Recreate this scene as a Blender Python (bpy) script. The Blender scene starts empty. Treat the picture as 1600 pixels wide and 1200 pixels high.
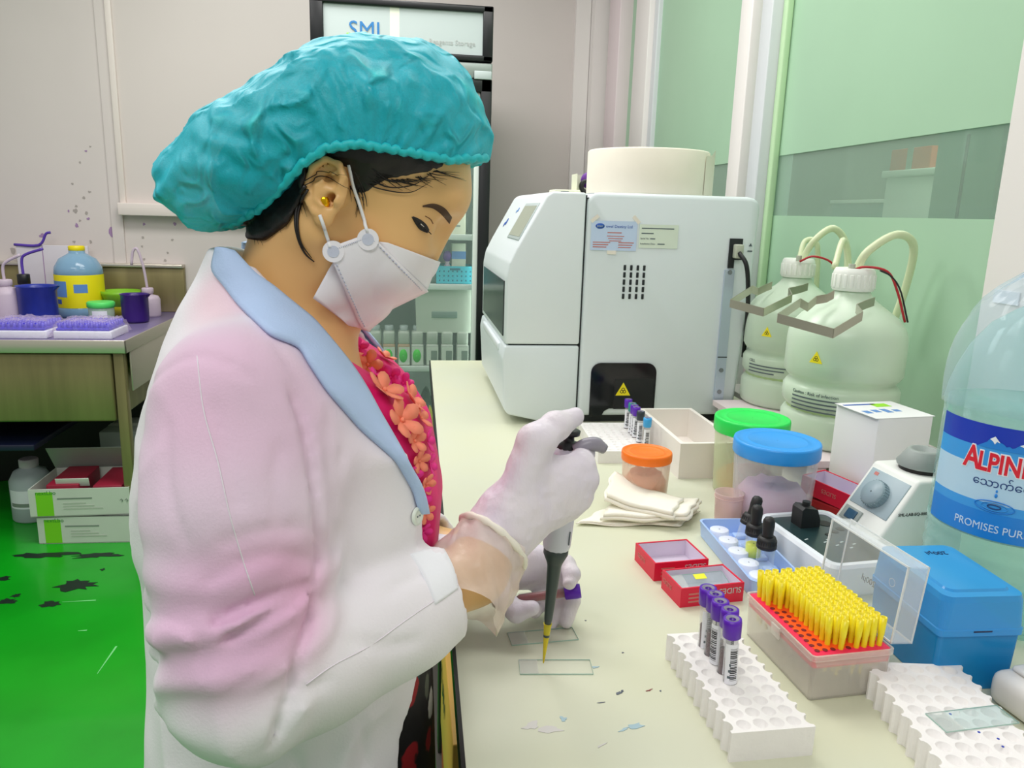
import bpy, bmesh, math, random
import numpy as np
from math import sin, cos, pi, radians, sqrt, atan2
from mathutils import Vector, Matrix, Euler
random.seed(7); np.random.seed(7)
S = bpy.context.scene
COL = S.collection

# ------------------------------------------------------------------ camera
CAMZ, FPX, PITCH, YAW, ROLL = 1.31, 1200.0, radians(12.6), radians(8.0), radians(1.7)
_F = Vector((sin(YAW)*cos(PITCH), cos(YAW)*cos(PITCH), -sin(PITCH)))
_R0 = Vector((cos(YAW), -sin(YAW), 0)); _U0 = _R0.cross(_F)
_R = _R0*cos(ROLL) + _U0*sin(ROLL); _U = _U0*cos(ROLL) - _R0*sin(ROLL)
cd = bpy.data.cameras.new('camera'); cam = bpy.data.objects.new('camera', cd); COL.objects.link(cam)
cd.sensor_width = 36.0; cd.lens = FPX/1600*36.0; cd.clip_start = 0.02; cd.clip_end = 60
M = Matrix((_R, _U, -_F)).transposed().to_4x4(); M.translation = (0, 0, CAMZ); cam.matrix_world = M
S.camera = cam

# ------------------------------------------------------------------ world, lamps, exposure
w = bpy.data.worlds.new('world'); S.world = w; w.use_nodes = True
bg = w.node_tree.nodes['Background']; bg.inputs[0].default_value = (1.0, 0.985, 0.96, 1); bg.inputs[1].default_value = 0.36
def area_lamp(name, loc, size, size_y, power, col=(1, 0.98, 0.95), rot=(0, 0, 0)):
    l = bpy.data.lights.new(name, 'AREA'); l.shape = 'RECTANGLE'; l.size = size; l.size_y = size_y; l.energy = power; l.color = col
    o = bpy.data.objects.new(name, l); COL.objects.link(o); o.location = loc; o.rotation_euler = rot; return o
area_lamp('ceiling_lamp', (0.45, 1.6, 2.75), 1.3, 0.5, 16)
area_lamp('ceiling_lamp', (-0.6, 2.5, 2.75), 1.5, 0.6, 33)
area_lamp('ceiling_lamp', (-0.5, -0.6, 2.75), 1.3, 0.6, 24)
area_lamp('ceiling_lamp', (-1.5, 1.0, 2.75), 1.3, 0.5, 16)
area_lamp('ceiling_lamp', (2.0, 2.2, 2.75), 1.0, 0.5, 20)
S.view_settings.view_transform = 'Standard'; S.view_settings.look = 'None'
S.view_settings.exposure = 0.0; S.view_settings.gamma = 1.0; S.view_settings.use_curve_mapping = False

# ------------------------------------------------------------------ measuring
def ray(x, y): return _F + _R*((x-800)/FPX) - _U*((y-600)/FPX)
def atZ(x, y, z):
    d = ray(x, y); t = (z-CAMZ)/d.z; return Vector((d.x*t, d.y*t, z))
def atY(x, y, Y):
    d = ray(x, y); t = Y/d.y; return Vector((d.x*t, Y, CAMZ+d.z*t))
def atX(x, y, X):
    d = ray(x, y); t = X/d.x; return Vector((X, d.y*t, CAMZ+d.z*t))

# ------------------------------------------------------------------ materials
def lin(h):
    if isinstance(h, str):
        h = h.lstrip('#'); c = [int(h[i:i+2], 16)/255 for i in (0, 2, 4)]
        return tuple((v/12.92 if v <= 0.04045 else ((v+0.055)/1.055)**2.4) for v in c)
    return tuple(h)
MATS = {}
def mat(name, col, rough=0.5, metal=0.0, alpha=1.0, bump=0.0, bscale=60.0, vary=0.0, vscale=8.0, vcol=None, spec=0.5,
        emit=0.0, coat=0.0, sss=0.0, stretch=None, edge=True, sheen=0.0, bdist=0.002, amax=0.35):
    if name in MATS: return MATS[name]
    m = bpy.data.materials.new(name); m.use_nodes = True; MATS[name] = m
    nt = m.node_tree; n = nt.nodes; L = nt.links; b = n['Principled BSDF']
    c = lin(col); b.inputs['Base Color'].default_value = (*c, 1)
    b.inputs['Roughness'].default_value = rough; b.inputs['Metallic'].default_value = metal
    b.inputs['Specular IOR Level'].default_value = spec
    if coat: b.inputs['Coat Weight'].default_value = coat; b.inputs['Coat Roughness'].default_value = 0.08
    if sheen: b.inputs['Sheen Weight'].default_value = sheen
    if sss:
        b.inputs['Subsurface Weight'].default_value = sss; b.inputs['Subsurface Radius'].default_value = (0.012, 0.005, 0.003); b.inputs['Subsurface Scale'].default_value = 0.5
    if emit: b.inputs['Emission Color'].default_value = (*c, 1); b.inputs['Emission Strength'].default_value = emit
    tc = None
    if vary or bump:
        tc = n.new('ShaderNodeTexCoord'); src = tc.outputs['Object']
        if stretch:
            mp = n.new('ShaderNodeMapping'); mp.inputs['Scale'].default_value = stretch; L.new(src, mp.inputs[0]); src = mp.outputs[0]
    if vary:
        t = n.new('ShaderNodeTexNoise'); t.inputs['Scale'].default_value = vscale; t.inputs['Detail'].default_value = 5
        L.new(src, t.inputs['Vector'])
        r = n.new('ShaderNodeValToRGB'); L.new(t.outputs['Fac'], r.inputs[0])
        c2 = lin(vcol) if vcol else tuple(v*(1-vary) for v in c)
        r.color_ramp.elements[0].position = 0.35; r.color_ramp.elements[1].position = 0.68
        r.color_ramp.elements[0].color = (*c2, 1); r.color_ramp.elements[1].color = (*c, 1)
        if vcol: r.color_ramp.elements[0].color = (*[c[i]*(1-vary)+c2[i]*vary for i in range(3)], 1)
        L.new(r.outputs[0], b.inputs['Base Color'])
    if bump:
        t = n.new('ShaderNodeTexNoise'); t.inputs['Scale'].default_value = bscale; t.inputs['Detail'].default_value = 4
        L.new(src, t.inputs['Vector'])
        bp = n.new('ShaderNodeBump'); bp.inputs['Strength'].default_value = bump; bp.inputs['Distance'].default_value = bdist
        L.new(t.outputs['Fac'], bp.inputs['Height']); L.new(bp.outputs[0], b.inputs['Normal'])
    if alpha < 1:
        out = n['Material Output']; tr = n.new('ShaderNodeBsdfTransparent'); mx = n.new('ShaderNodeMixShader')
        k = tuple(min(1, 0.35+0.65*(v/max(max(c), 1e-3)) if edge else 1) for v in c)
        tr.inputs[0].default_value = (*k, 1)
        lw = n.new('ShaderNodeLayerWeight'); lw.inputs[0].default_value = 0.35
        mr = n.new('ShaderNodeMapRange'); mr.inputs[3].default_value = alpha; mr.inputs[4].default_value = min(1, alpha+amax)
        L.new(lw.outputs['Facing'], mr.inputs[0]); L.new(mr.outputs[0], mx.inputs[0])
        L.new(tr.outputs[0], mx.inputs[1]); L.new(b.outputs[0], mx.inputs[2]); L.new(mx.outputs[0], out.inputs[0])
    return m

# ------------------------------------------------------------------ mesh building
class MB:
    def __init__(s): s.v = []; s.f = []; s.sm = []
    def add(s, vs, fs, smooth=False, M=None):
        o = len(s.v)
        for p in vs:
            p = Vector(p); s.v.append(M @ p if M else p)
        for f in fs: s.f.append([i+o for i in f]); s.sm.append(smooth)
        return s
    def box(s, x0, x1, y0, y1, z0, z1, M=None, taper=0.0, bev=0.0):
        if bev > 0: return s.rbox(x0, x1, y0, y1, z0, z1, bev, M=M)
        cx, cy = (x0+x1)/2, (y0+y1)/2; k = 1-taper
        vs = [(x0, y0, z0), (x1, y0, z0), (x1, y1, z0), (x0, y1, z0)] + [(cx+(x-cx)*k, cy+(y-cy)*k, z1) for x, y in ((x0, y0), (x1, y0), (x1, y1), (x0, y1))]
        return s.add(vs, [(3, 2, 1, 0), (4, 5, 6, 7), (0, 1, 5, 4), (1, 2, 6, 5), (2, 3, 7, 6), (3, 0, 4, 7)], False, M)
    def rbox(s, x0, x1, y0, y1, z0, z1, r, seg=2, M=None):
        bm = bmesh.new(); bmesh.ops.create_cube(bm, size=1)
        for v in bm.verts: v.co = Vector(((x0+x1)/2+v.co.x*(x1-x0), (y0+y1)/2+v.co.y*(y1-y0), (z0+z1)/2+v.co.z*(z1-z0)))
        bmesh.ops.bevel(bm, geom=bm.edges[:]+bm.verts[:], offset=r, segments=seg, profile=0.5, affect='EDGES')
        bm.verts.index_update()
        s.add([v.co.copy() for v in bm.verts], [[v.index for v in f.verts] for f in bm.faces], True, M); bm.free(); return s
    def prism(s, pts, z0, z1, M=None, smooth=False):
        n = len(pts); vs = [(x, y, z0) for x, y in pts]+[(x, y, z1) for x, y in pts]
        fs = [list(range(n))[::-1], list(range(n, 2*n))]
        s.add(vs, fs, False, M)
        return s.add(vs, [(i, (i+1) % n, (i+1) % n+n, i+n) for i in range(n)], smooth, M)
    def lathe(s, prof, n=32, M=None, smooth=True, cap0=False, cap1=False, a0=0.0, a1=2*pi):
        full = abs(a1-a0-2*pi) < 1e-6; k = n if full else n+1
        vs = []
        for r, z in prof:
            for i in range(k):
                a = a0+(a1-a0)*i/n; vs.append((r*cos(a), r*sin(a), z))
        fs = []
        for j in range(len(prof)-1):
            for i in range(n):
                i2 = (i+1) % k if full else i+1
                fs.append((j*k+i, j*k+i2, (j+1)*k+i2, (j+1)*k+i))
        s.add(vs, fs, smooth, M)
        if cap0: s.add([(prof[0][0]*cos(2*pi*i/n), prof[0][0]*sin(2*pi*i/n), prof[0][1]) for i in range(n)], [list(range(n))[::-1]], False, M)
        if cap1: s.add([(prof[-1][0]*cos(2*pi*i/n), prof[-1][0]*sin(2*pi*i/n), prof[-1][1]) for i in range(n)], [list(range(n))], False, M)
        return s
    def cyl(s, r, z0, z1, n=24, M=None, r1=None, bev=0.0):
        r1 = r if r1 is None else r1
        if bev: return s.lathe([(r-bev, z0), (r, z0+bev), (r1, z1-bev), (r1-bev, z1)], n, M, True, True, True)
        return s.lathe([(r, z0), (r1, z1)], n, M, True, True, True)
    def tube(s, pts, r, n=8, cap=True, M=None, rads=None):
        pts = [Vector(p) for p in pts]; k = len(pts); vs = []; up = None
        for i, p in enumerate(pts):
            t = (pts[min(i+1, k-1)]-pts[max(i-1, 0)]).normalized()
            if up is None:
                up = Vector((0, 0, 1)) if abs(t.z) < 0.9 else Vector((1, 0, 0))
            a = (up-t*up.dot(t)).normalized(); up = a; b = t.cross(a)
            rr = rads[i] if rads else r
            for j in range(n): vs.append(p+(a*cos(2*pi*j/n)+b*sin(2*pi*j/n))*rr)
        fs = [(i*n+j, i*n+(j+1) % n, (i+1)*n+(j+1) % n, (i+1)*n+j) for i in range(k-1) for j in range(n)]
        if cap: fs += [list(range(n))[::-1], [(k-1)*n+j for j in range(n)]]
        return s.add(vs, fs, True, M)
    def sphere(s, c, r, n=12, M=None):
        rr = r if hasattr(r, '__len__') else (r, r, r)
        prof = [(max(1e-5, sin(pi*i/n)), -cos(pi*i/n)) for i in range(n+1)]
        T = Matrix.Translation(c) @ Matrix.Diagonal((*rr, 1)); T = M @ T if M else T
        return s.lathe(prof, n*2, T)
    def quad(s, a, b, c, d, M=None): return s.add([a, b, c, d], [(0, 1, 2, 3)], False, M)
    def mesh(s, name):
        me = bpy.data.meshes.new(name); me.from_pydata([tuple(v) for v in s.v], [], s.f)
        me.polygons.foreach_set('use_smooth', s.sm); me.update(); return me
    def build(s, name, m, parent=None):
        return obj(name, s.mesh(name), m, parent)
def obj(name, me, m, parent=None):
    if m is not None:
        me.materials.clear(); me.materials.append(MATS[m] if isinstance(m, str) else m)
    o = bpy.data.objects.new(name, me); COL.objects.link(o)
    if parent: o.parent = parent
    return o
def tag(o, label=None, cat=None, group=None, kind=None):
    if label: o['label'] = label
    if cat: o['category'] = cat
    if group: o['group'] = group
    if kind: o['kind'] = kind
    return o
def thing(name, label, cat, loc=(0, 0, 0), rz=0.0, group=None, rot=None):
    o = bpy.data.objects.new(name, None); COL.objects.link(o); o.empty_display_size = 0.05
    o.location = loc; o.rotation_euler = rot if rot else (0, 0, rz); return tag(o, label, cat, group)
def copy_tree(o, parent=None):
    c = o.copy(); COL.objects.link(c); c.parent = parent
    for ch in [x for x in bpy.data.objects if x.parent == o]: copy_tree(ch, c)
    return c
def T(x=0, y=0, z=0): return Matrix.Translation((x, y, z))
def RX(a): return Matrix.Rotation(a, 4, 'X')
def RY(a): return Matrix.Rotation(a, 4, 'Y')
def RZ(a): return Matrix.Rotation(a, 4, 'Z')
def bez(p, n=24):
    """smooth curve through points (Catmull-Rom)"""
    p = [Vector(q) for q in p]; q = [p[0]*2-p[1]]+p+[p[-1]*2-p[-2]]; out = []
    seg = len(p)-1; k = max(2, n//seg)
    for i in range(seg):
        a, b, c, d = q[i:i+4]
        for j in range(k):
            t = j/k; out.append(0.5*((2*b)+(c-a)*t+(2*a-5*b+4*c-d)*t*t+(3*b-a-3*c+d)*t**3))
    out.append(p[-1]); return out
def text(s, size, m, parent, M, name='lettering', depth=0.0002, align='LEFT', bend=None, font_shear=0.0, xs=1.0, offset=0.0, label=None):
    """flat lettering lying in local XY of M; bend(v)->v wraps it"""
    cu = bpy.data.curves.new('txt', 'FONT'); cu.body = s; cu.size = size; cu.extrude = depth; cu.align_x = align; cu.shear = font_shear; cu.resolution_u = 3; cu.offset = offset
    t = bpy.data.objects.new('txt', cu); COL.objects.link(t)
    dg = bpy.context.evaluated_depsgraph_get(); me = bpy.data.meshes.new_from_object(t.evaluated_get(dg))
    bpy.data.objects.remove(t); bpy.data.curves.remove(cu)
    me.transform(Matrix.Diagonal((xs, 1, 1, 1)))
    if bend:
        for v in me.vertices: v.co = bend(v.co)
    else: me.transform(M)
    me.name = name
    return obj(name, me, m, parent)
def blob(n=14, r=1.0, jag=0.35, sx=1.0, sy=1.0, rnd=random):
    ph = rnd.random()*6; out = []
    for i in range(n):
        a = 2*pi*i/n; k = r*(1+jag*(rnd.random()-0.5)+0.2*jag*sin(3*a+ph)); out.append((k*cos(a)*sx, k*sin(a)*sy))
    return out
# ================================================================== the room
BW, RW, BZ = 3.85, 0.97, 0.85          # back wall Y, right wall X, bench height
mat('wall_paint', '#dcd3cf', 0.6, vary=0.06, vscale=1.6, bump=0.05, bscale=30)
mat('trim_white', '#ece7e4', 0.45)
mat('trim_pink', '#e8d9dc', 0.45)
mat('floor_green', '#0ca81b', 0.30, vary=0.22, vscale=3.0, bump=0.12, bscale=14, coat=0.2)
mat('stain_purple', '#a283ac', 0.7); mat('stain_dark', '#0c2418', 0.5); mat('stain_grey', '#aaa29d', 0.7)
mat('film', '#abcfb1', 0.38, vary=0.06, vscale=2.0, spec=0.4)
mat('clear_glass', '#c8dccf', 0.04, alpha=0.12)
mat('alu', '#d5d9dc', 0.35)
def struct(mb, name, m, parent=None):
    o = mb.build(name, m, parent); o['kind'] = 'structure'; return o
fl = MB().box(-3.6, 4.2, -1.6, BW+0.02, -0.06, 0.0); floor = struct(fl, 'floor', 'floor_green')
wb = MB().box(-3.6, RW+0.12, BW, BW+0.1, 0, 2.7); wall_back = struct(wb, 'wall_back', 'wall_paint')
# dark drips trodden into the green floor
for (px, py, r, sx, sy) in ((118, 914, .05, 1.25, .8), (78, 944, .028, 1.2, .7), (8, 940, .024, 1.3, .7), (24, 931, .014, 1, .8), (160, 890, .008, 1, 1), (60, 868, .05, 2.3, .5), (150, 868, .045, 1.8, .45), (2, 905, .03, 1, .6)):
    p = atZ(px, py, 0); m = MB().prism([(p.x+x, p.y+y) for x, y in blob(22, r, .7, sx, sy)], 0.0002, 0.0012); m.build('floor_stain', 'stain_dark', floor)
mat('scratch', '#7fe08c', 0.4)
for (a, b) in (((97, 941), (150, 938)), ((152, 1053), (182, 1010)), ((122, 986), (136, 985))):
    p, q = atZ(*a, 0), atZ(*b, 0); d = (q-p).normalized().cross(Vector((0, 0, 1)))*0.003
    MB().quad(p-d*.3+Vector((0, 0, .0008)), q-d+Vector((0, 0, .0008)), q+d+Vector((0, 0, .0008)), p+d*.3+Vector((0, 0, .0008))).build('floor_scratch', 'scratch', floor)
# purple splashes on the back wall
for i, (px, py, r, s) in enumerate(((175, 364, .016, 1.5), (180, 175, .006, .5), (125, 345, .005, 1), (140, 300, .006, .8), (118, 330, .009, 1.2), (120, 352, .007, 1.4), (119, 322, .006, 1), (131, 309, .007, .9), (135, 333, .006, 1.3), (138, 342, .006, 1),
        (142, 378, .006, 1.3), (116, 378, .006, 1), (141, 229, .005, .8), (134, 236, .005, .9), (125, 254, .005, 1), (113, 287, .005, 1), (223, 371, .007, 1), (225, 350, .006, 1.3), (222, 385, .005, 1), (225, 405, .006, 1), (269, 375, .006, 1), (273, 350, .007, 1.2), (262, 395, .006, 1), (258, 407, .006, 1), (20, 392, .01, 1.4), (107, 330, .004, 1.6), (66, 368, .012, .8))):
    p = atY(px, py, BW); mm = 'stain_purple' if i in (0, 26) or i % 4 == 1 else 'stain_grey'
    MB().prism(blob(10, r, .6, 1, s), 0.0003, 0.0012, M=Matrix.Translation((p.x, BW, p.z)) @ RX(pi/2)).build('wall_stain', mm, wall_back)
# panel joint and batten on the back wall
x0 = atY(147, 0, BW).x; x1 = atY(166, 0, BW).x
struct(MB().box(x0, x1, BW-0.012, BW, 0, 2.7), 'trim_1', 'wall_paint')
struct(MB().box(0.79, 0.86, BW-0.03, BW, 0, 2.7), 'trim_2', 'trim_white')
struct(MB().box(0.862, RW+0.02, BW-0.10, BW, 0, 2.7).box(0.80, RW+0.02, BW-0.14, BW, 2.375, 2.44), 'trim_3', 'trim_white')
# ---- glass partition on the right: posts, frosted panes, clear band
k = RW/0.864
def post(y0, y1, name, m='trim_white', x0=-0.03, x1=0.06):
    return struct(MB().rbox(RW+x0, RW+x1, y0*k, y1*k, 0.0, 2.7, 0.004), name, m)
post(3.13, 3.30, 'trim_4', 'trim_pink', -0.05); post(2.80, 2.97, 'trim_5'); post(2.755, 2.80, 'trim_6', 'alu', -0.01)
post(1.905, 1.975, 'trim_7', 'trim_white', -0.045); post(1.805, 1.862, 'trim_8', 'alu', -0.04)
post(0.60, 1.040, 'trim_9', 'trim_white', -0.02)
mat('highlight_green', '#bcdcb0', .3)
post(1.782, 1.805, 'edge_highlight', 'highlight_green', -0.012, 0.007)  # added pale strip, painting the highlight along the glass edge
struct(MB().rbox(RW-0.024, RW+0.05, 0.0, BW, 0.851, 0.905, 0.004), 'trim_10', 'trim_pink')
Z0, Z1 = 1.321, 1.463
kz = lambda z: CAMZ+(z-CAMZ)*k
zc0, zc1 = kz(1.3205), kz(1.458)
wr = thing('wall_right', None, None); wr['kind'] = 'structure'
for (y0, y1) in ((1.04, 1.81), (1.86, 1.91), (1.97, 2.76), (2.96, 3.14), (3.29, 3.45)):
    MB().box(RW+0.010, RW+0.016, y0*k, y1*k, 0.86, 2.7).build('glass_pane', 'clear_glass', wr)
    MB().box(RW+0.0075, RW+0.0095, y0*k, y1*k, 0.86, zc0).build('frosted_film', 'film', wr)
    MB().box(RW+0.0075, RW+0.0095, y0*k, y1*k, zc1, 2.7).build('frosted_film', 'film', wr)
MB().box(RW, RW+0.06, -1.6, BW, 0, 0.86).build('lower_panel', 'trim_white', wr)
MB().box(RW, RW+0.06, -1.6, 0.62*k, 0.86, 2.7).build('solid_panel', 'trim_white', wr)
# switch plate and vertical notice on the narrow strip in the corner
for nm, pxa, pya, pxb, pyb, m, lab, cat in (('switch_plate', 957, 5, 972, 34, 'alu', 'small grey switch plate high up in the far corner', 'switch'), ('corner_notice', 957, 92, 967, 195, 'alu', 'narrow pale notice strip hanging below the switch plate', 'notice')):
    a, b = atY(pxa, pya, BW-.1), atY(pxb, pyb, BW-.1)
    tag(MB().rbox(a.x, b.x, BW-.108, BW-.1, b.z, a.z, .002).build(nm, m), lab, cat)
# tape label on the near post
a = atX(1556, 452, RW-.02); b = atX(1592, 478, RW-.02)
mat('label_paper', '#e6e8f0', 0.6)
tl = tag(MB().box(RW-.0225, RW-.0205, min(a.y, b.y), max(a.y, b.y), b.z, a.z).build('paper_label', 'label_paper'), 'small white paper label taped on the near window post', 'label')
# ---- the next room seen through the clear band
mat('next_wall', '#9aa596', 0.7, vary=0.1, vscale=1.0); mat('shelf_white', '#dfe4dc', 0.5); mat('carton_orange', '#c9643a', 0.6); mat('cab_grey', '#7f958d', 0.5); mat('cab_dark', '#3f4b48', 0.5)
nx = 3.0
struct(MB().box(nx, nx+.1, -1.6, 6.5, 0, 2.7), 'wall_beyond', 'next_wall'); struct(MB().box(RW+.12, nx, 6.4, 6.5, 0, 2.7), 'wall_beyond_2', 'next_wall')
def far(px0, py0, px1, py1, X, dep, name, m, label, cat):
    a, b = atX(px0, py0, X), atX(px1, py1, X); y0, y1 = sorted((a.y, b.y)); t = thing(name, label, cat, ((X+dep/2), (y0+y1)/2, 0))
    MB().rbox(-dep/2, dep/2, -(y1-y0)/2, (y1-y0)/2, 0, max(a.z, b.z), .006).build('body', m, t); return t, y0, y1, max(a.z, b.z)
t, y0, y1, z = far(1468, 205, 1545, 350, 1.62, .4, 'tall_cabinet', 'cab_grey', 'tall grey-green cabinet behind the glass in the next room', 'cabinet')
MB().box(-.202, -.198, -.006, .006, .1, z-.02).build('door_gap', 'cab_dark', t); MB().rbox(-.212, -.20, .03, .05, 1.2, 1.32, .003).build('handle', 'alu', t)
t, y0, y1, z = far(1385, 278, 1470, 350, 2.2, .45, 'low_counter', 'shelf_white', 'pale counter behind the glass with an orange carton on it', 'counter')
MB().rbox(-.24, .24, -(y1-y0)/2-.02, (y1-y0)/2+.02, z-.0, z+.03, .005).build('counter_top', 'shelf_white', t)
a, b = atX(1393, 237, 2.25), atX(1450, 276, 2.25)
t2 = thing('carton', 'orange carton standing on the counter beyond the glass', 'carton', (2.4, (a.y+b.y)/2, z+.03)); MB().rbox(-.15, .15, -abs(a.y-b.y)/2, abs(a.y-b.y)/2, 0, max(.1, a.z-z-.03), .004).build('body', 'carton_orange', t2); MB().box(-.152, .152, -.02, .02, .002, max(.1, a.z-z-.03)+.001).build('tape', 'next_wall', t2)
t, y0, y1, z = far(1300, 318, 1388, 350, 2.6, .35, 'storage_bench', 'cab_grey', 'low grey storage bench far behind the clear glass band', 'bench'); MB().rbox(-.19, .19, -(y1-y0)/2, (y1-y0)/2, z, z+.02, .004).build('top', 'shelf_white', t)
# ---- whiteboard on the back wall
mat('board', '#dcd3ce', 0.35, vary=0.03, vscale=2); mat('board_frame', '#e9dfd8', 0.4)
a = atY(168, 0, BW-.02); b = atY(188, 318, BW-.02); b2 = atY(188, 336, BW-.02)
t = thing('whiteboard', 'large plain whiteboard fixed to the back wall', 'whiteboard', (a.x, BW-.001, b.z))
MB().box(0.0, .95, -.012, 0, 0, 1.25).build('panel', 'board', t); MB().rbox(-.015, .012, -.026, 0, 0, 1.25, .003).build('frame', 'board_frame', t)
MB().rbox(-.015, .96, -.06, 0, b2.z-b.z, 0.004, .004).build('tray', 'board_frame', t); MB().box(-.017, -.0155, -.05, -.002, b2.z-b.z+.004, 0).build('tray_end', 'cab_dark', t)
# ================================================================== steel sink table at the back left
mat('steel', '#998e62', 0.36, metal=0.45, vary=0.25, vscale=3, stretch=(6, 6, 0.6)); mat('steel_bright', '#cfc8bb', 0.32, metal=0.7)
mat('steel_top', '#8d83a8', 0.3, metal=0.3, vary=0.3, vscale=6, vcol='#6a5aa0')
TZ = 0.80; TF, TB = 2.985, BW-0.02; TR = atZ(195, 533, TZ).x
t = thing('sink_table', 'stainless steel sink table with raised splashback against the back wall', 'table', (TR-.62, (TF+TB)/2, 0))
ox, oy = -(TR-.62), -(TF+TB)/2; Mt = T(ox, oy, 0)
MB().rbox(TR-1.30, TR, TF, TB, TZ-.004, TZ, .0015, M=Mt).build('worktop', 'steel_top', t)
MB().rbox(TR-1.31, TR+.006, TF-.006, TF, TZ-.045, TZ+.004, .002, M=Mt).rbox(TR, TR+.006, TF-.006, TB, TZ-.045, TZ+.004, .002, M=Mt).build('rim', 'steel_bright', t)
zap = atY(190, 657, TF+.03).z
MB().rbox(TR-1.28, TR-.055, TF+.012, TF+.55, zap, TZ-.045, .010, M=Mt).build('basin', 'steel', t)
MB().rbox(TR-.004, TR+.002, TF+.05, TB-.02, TZ-.20, TZ-.045, .001, M=Mt).build('side_apron', 'steel_bright', t)
sb = atY(258, 418, TB).z
MB().rbox(TR-1.31, TR+.0, TB-.012, TB+.018, TZ, sb, .003, M=Mt).build('splashback', 'steel', t)
MB().rbox(TR-1.31, TR, TB-.03, TB+.018, sb, sb+.016, .003, M=Mt).build('splashback_edge', 'steel_bright', t)
for (x, y) in ((TR-.03, TF+.03), (TR-.03, TB-.04), (TR-1.27, TF+.03), (TR-1.27, TB-.04)):
    MB().rbox(x-.019, x+.019, y-.019, y+.019, .0, TZ-.04, .004, M=Mt).build('leg', 'steel', t)
MB().rbox(TR-1.27, TR-.03, TB-.12, TB-.05, .52, .60, .004, M=Mt).build('rear_rail', 'steel_bright', t)
mat('shelf_blue', '#141a3c', 0.5); mat('shade_dark', '#1c201c', .6)
MB().rbox(TR-1.25, TR-.38, TF+.06, TB-.06, .36, .385, .004, M=Mt).build('lower_shelf', 'shelf_blue', t)
MB().rbox(TR-1.25, TR-.02, TB-.10, TB-.085, .0, .50, .004, M=Mt).build('shade_sheet', 'shade_dark', t)  # dark sheet added to stand in for the shade under the table
# ---- things on the table
mat('pe_white', '#d8c8d8', 0.45, alpha=0.8); mat('pe_blue', '#2b3fb2', 0.3, alpha=0.85, vary=0.3, vscale=12); mat('pe_purple', '#3a1a78', 0.3, alpha=0.95)
mat('black_plastic', '#15171a', 0.4); mat('purple_tube', '#5d3fae', 0.4); mat('blue_pet', '#8fb9d6', 0.12, alpha=0.72); mat('yellow_label', '#f2e60c', 0.5); mat('yellow_cap', '#f4e000', 0.4)
mat('green_lid', '#57e06a', 0.45); mat('label_blue', '#5f8fd0', 0.5); mat('label_navy', '#2457b0', 0.5); mat('purple_rack', '#2f22d2', 0.35, vary=0.25, vscale=40); mat('wrap', '#e6d4f4', 0.12, alpha=0.10, amax=.3, edge=False)
mat('pale_board', '#d8d4da', 0.5)
def at_t(px, py): p = atZ(px, py, TZ); return p
def beaker(px, py, ptop, r, m, name, label):
    p = at_t(px, py); p.y += r; h = atY(px, ptop, p.y).z-TZ; t = thing(name, label, 'beaker', p)
    MB().lathe([(.001, .003), (r*.93, .003), (r*.97, .012), (r, h*.97), (r*1.07, h), (r*1.04, h), (r*.95, h*.96), (r*.91, .014), (.001, .008)], 28).build('cup', m, t)
    MB().add([(r*.98*cos(-.3), r*.98*sin(-.3), h*.86), (r*.98*cos(.3), r*.98*sin(.3), h*.86), (r*1.26, 0, h*1.0), (r*.98*cos(-.3), r*.98*sin(-.3), h*.99), (r*.98*cos(.3), r*.98*sin(.3), h*.99)], [(0, 1, 2), (0, 2, 3), (1, 4, 2)], True).build('spout', m, t)
    return t, r, h
beaker(50, 510, 446, .073, 'pe_blue', 'plastic_beaker', 'blue plastic beaker on the steel table beside the yellow-labelled bottle')
beaker(206, 506, 459, .055, 'pe_purple', 'plastic_beaker', 'dark purple plastic beaker near the end of the steel table')
def wash(px, py, pshould, r, label, spout, cm, bm_, hcap=.03):
    p = at_t(px, py); p.y += r; h = atY(px, pshould, p.y).z-TZ; t = thing('wash_bottle', label, 'bottle', p)
    MB().lathe([(.001, 0), (r*.95, 0), (r, .01), (r, h*.8), (r*.86, h*.93), (r*.42, h), (r*.42, h+.012), (.001, h+.012)], 24).build('body', bm_, t)
    MB().cyl(r*.5, h+.005, h+hcap, 20, bev=.003).build('cap', cm, t)
    MB().tube(bez([(x, 0, h+hcap+z) for x, z in spout], 18), .006, 8).build('spout', cm if cm != 'black_plastic' else 'purple_tube', t)
wash(4, 509, 448, .055, 'white wash bottle with bent spout at the table left end', [(0, -.01), (0, .05), (.02, .075), (.07, .10)], 'pe_white', 'pe_white')
wash(35, 497, 446, .05, 'wash bottle with black cap and bent purple spout behind the blue beaker', [(0, -.01), (.0, .06), (.02, .085), (.09, .11)], 'black_plastic', 'pe_white', .05)
wash(228, 497, 460, .05, 'thin-spouted white wash bottle behind the dark purple beaker', [(0, -.01), (-.01, .09), (-.03, .17), (-.05, .16), (-.06, .10)], 'pe_white', 'pe_white')
# leaning white board behind the bottles
p = at_t(30, 492); a = atY(25, 382, 3.80); b = atY(137, 382, 3.80)
t = thing('splash_board', 'white board leaning upright behind the beaker and bottle', 'board', (a.x, 3.795, TZ))
MB().rbox(0, b.x-a.x, 0, .014, 0.001, a.z-TZ, .002).build('panel', 'pale_board', t); MB().box(.11, .113, -.0012, 0, .002, a.z-TZ-.002).build('crease', 'stain_purple', t)
MB().tube(bez([(-.005, -.001, a.z-TZ), (.10, -.004, a.z-TZ), (.135, -.006, a.z-TZ+.05), (.155, -.006, a.z-TZ+.058)], 14), .006, 8).build('stained_edge', 'purple_tube', t)
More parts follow.
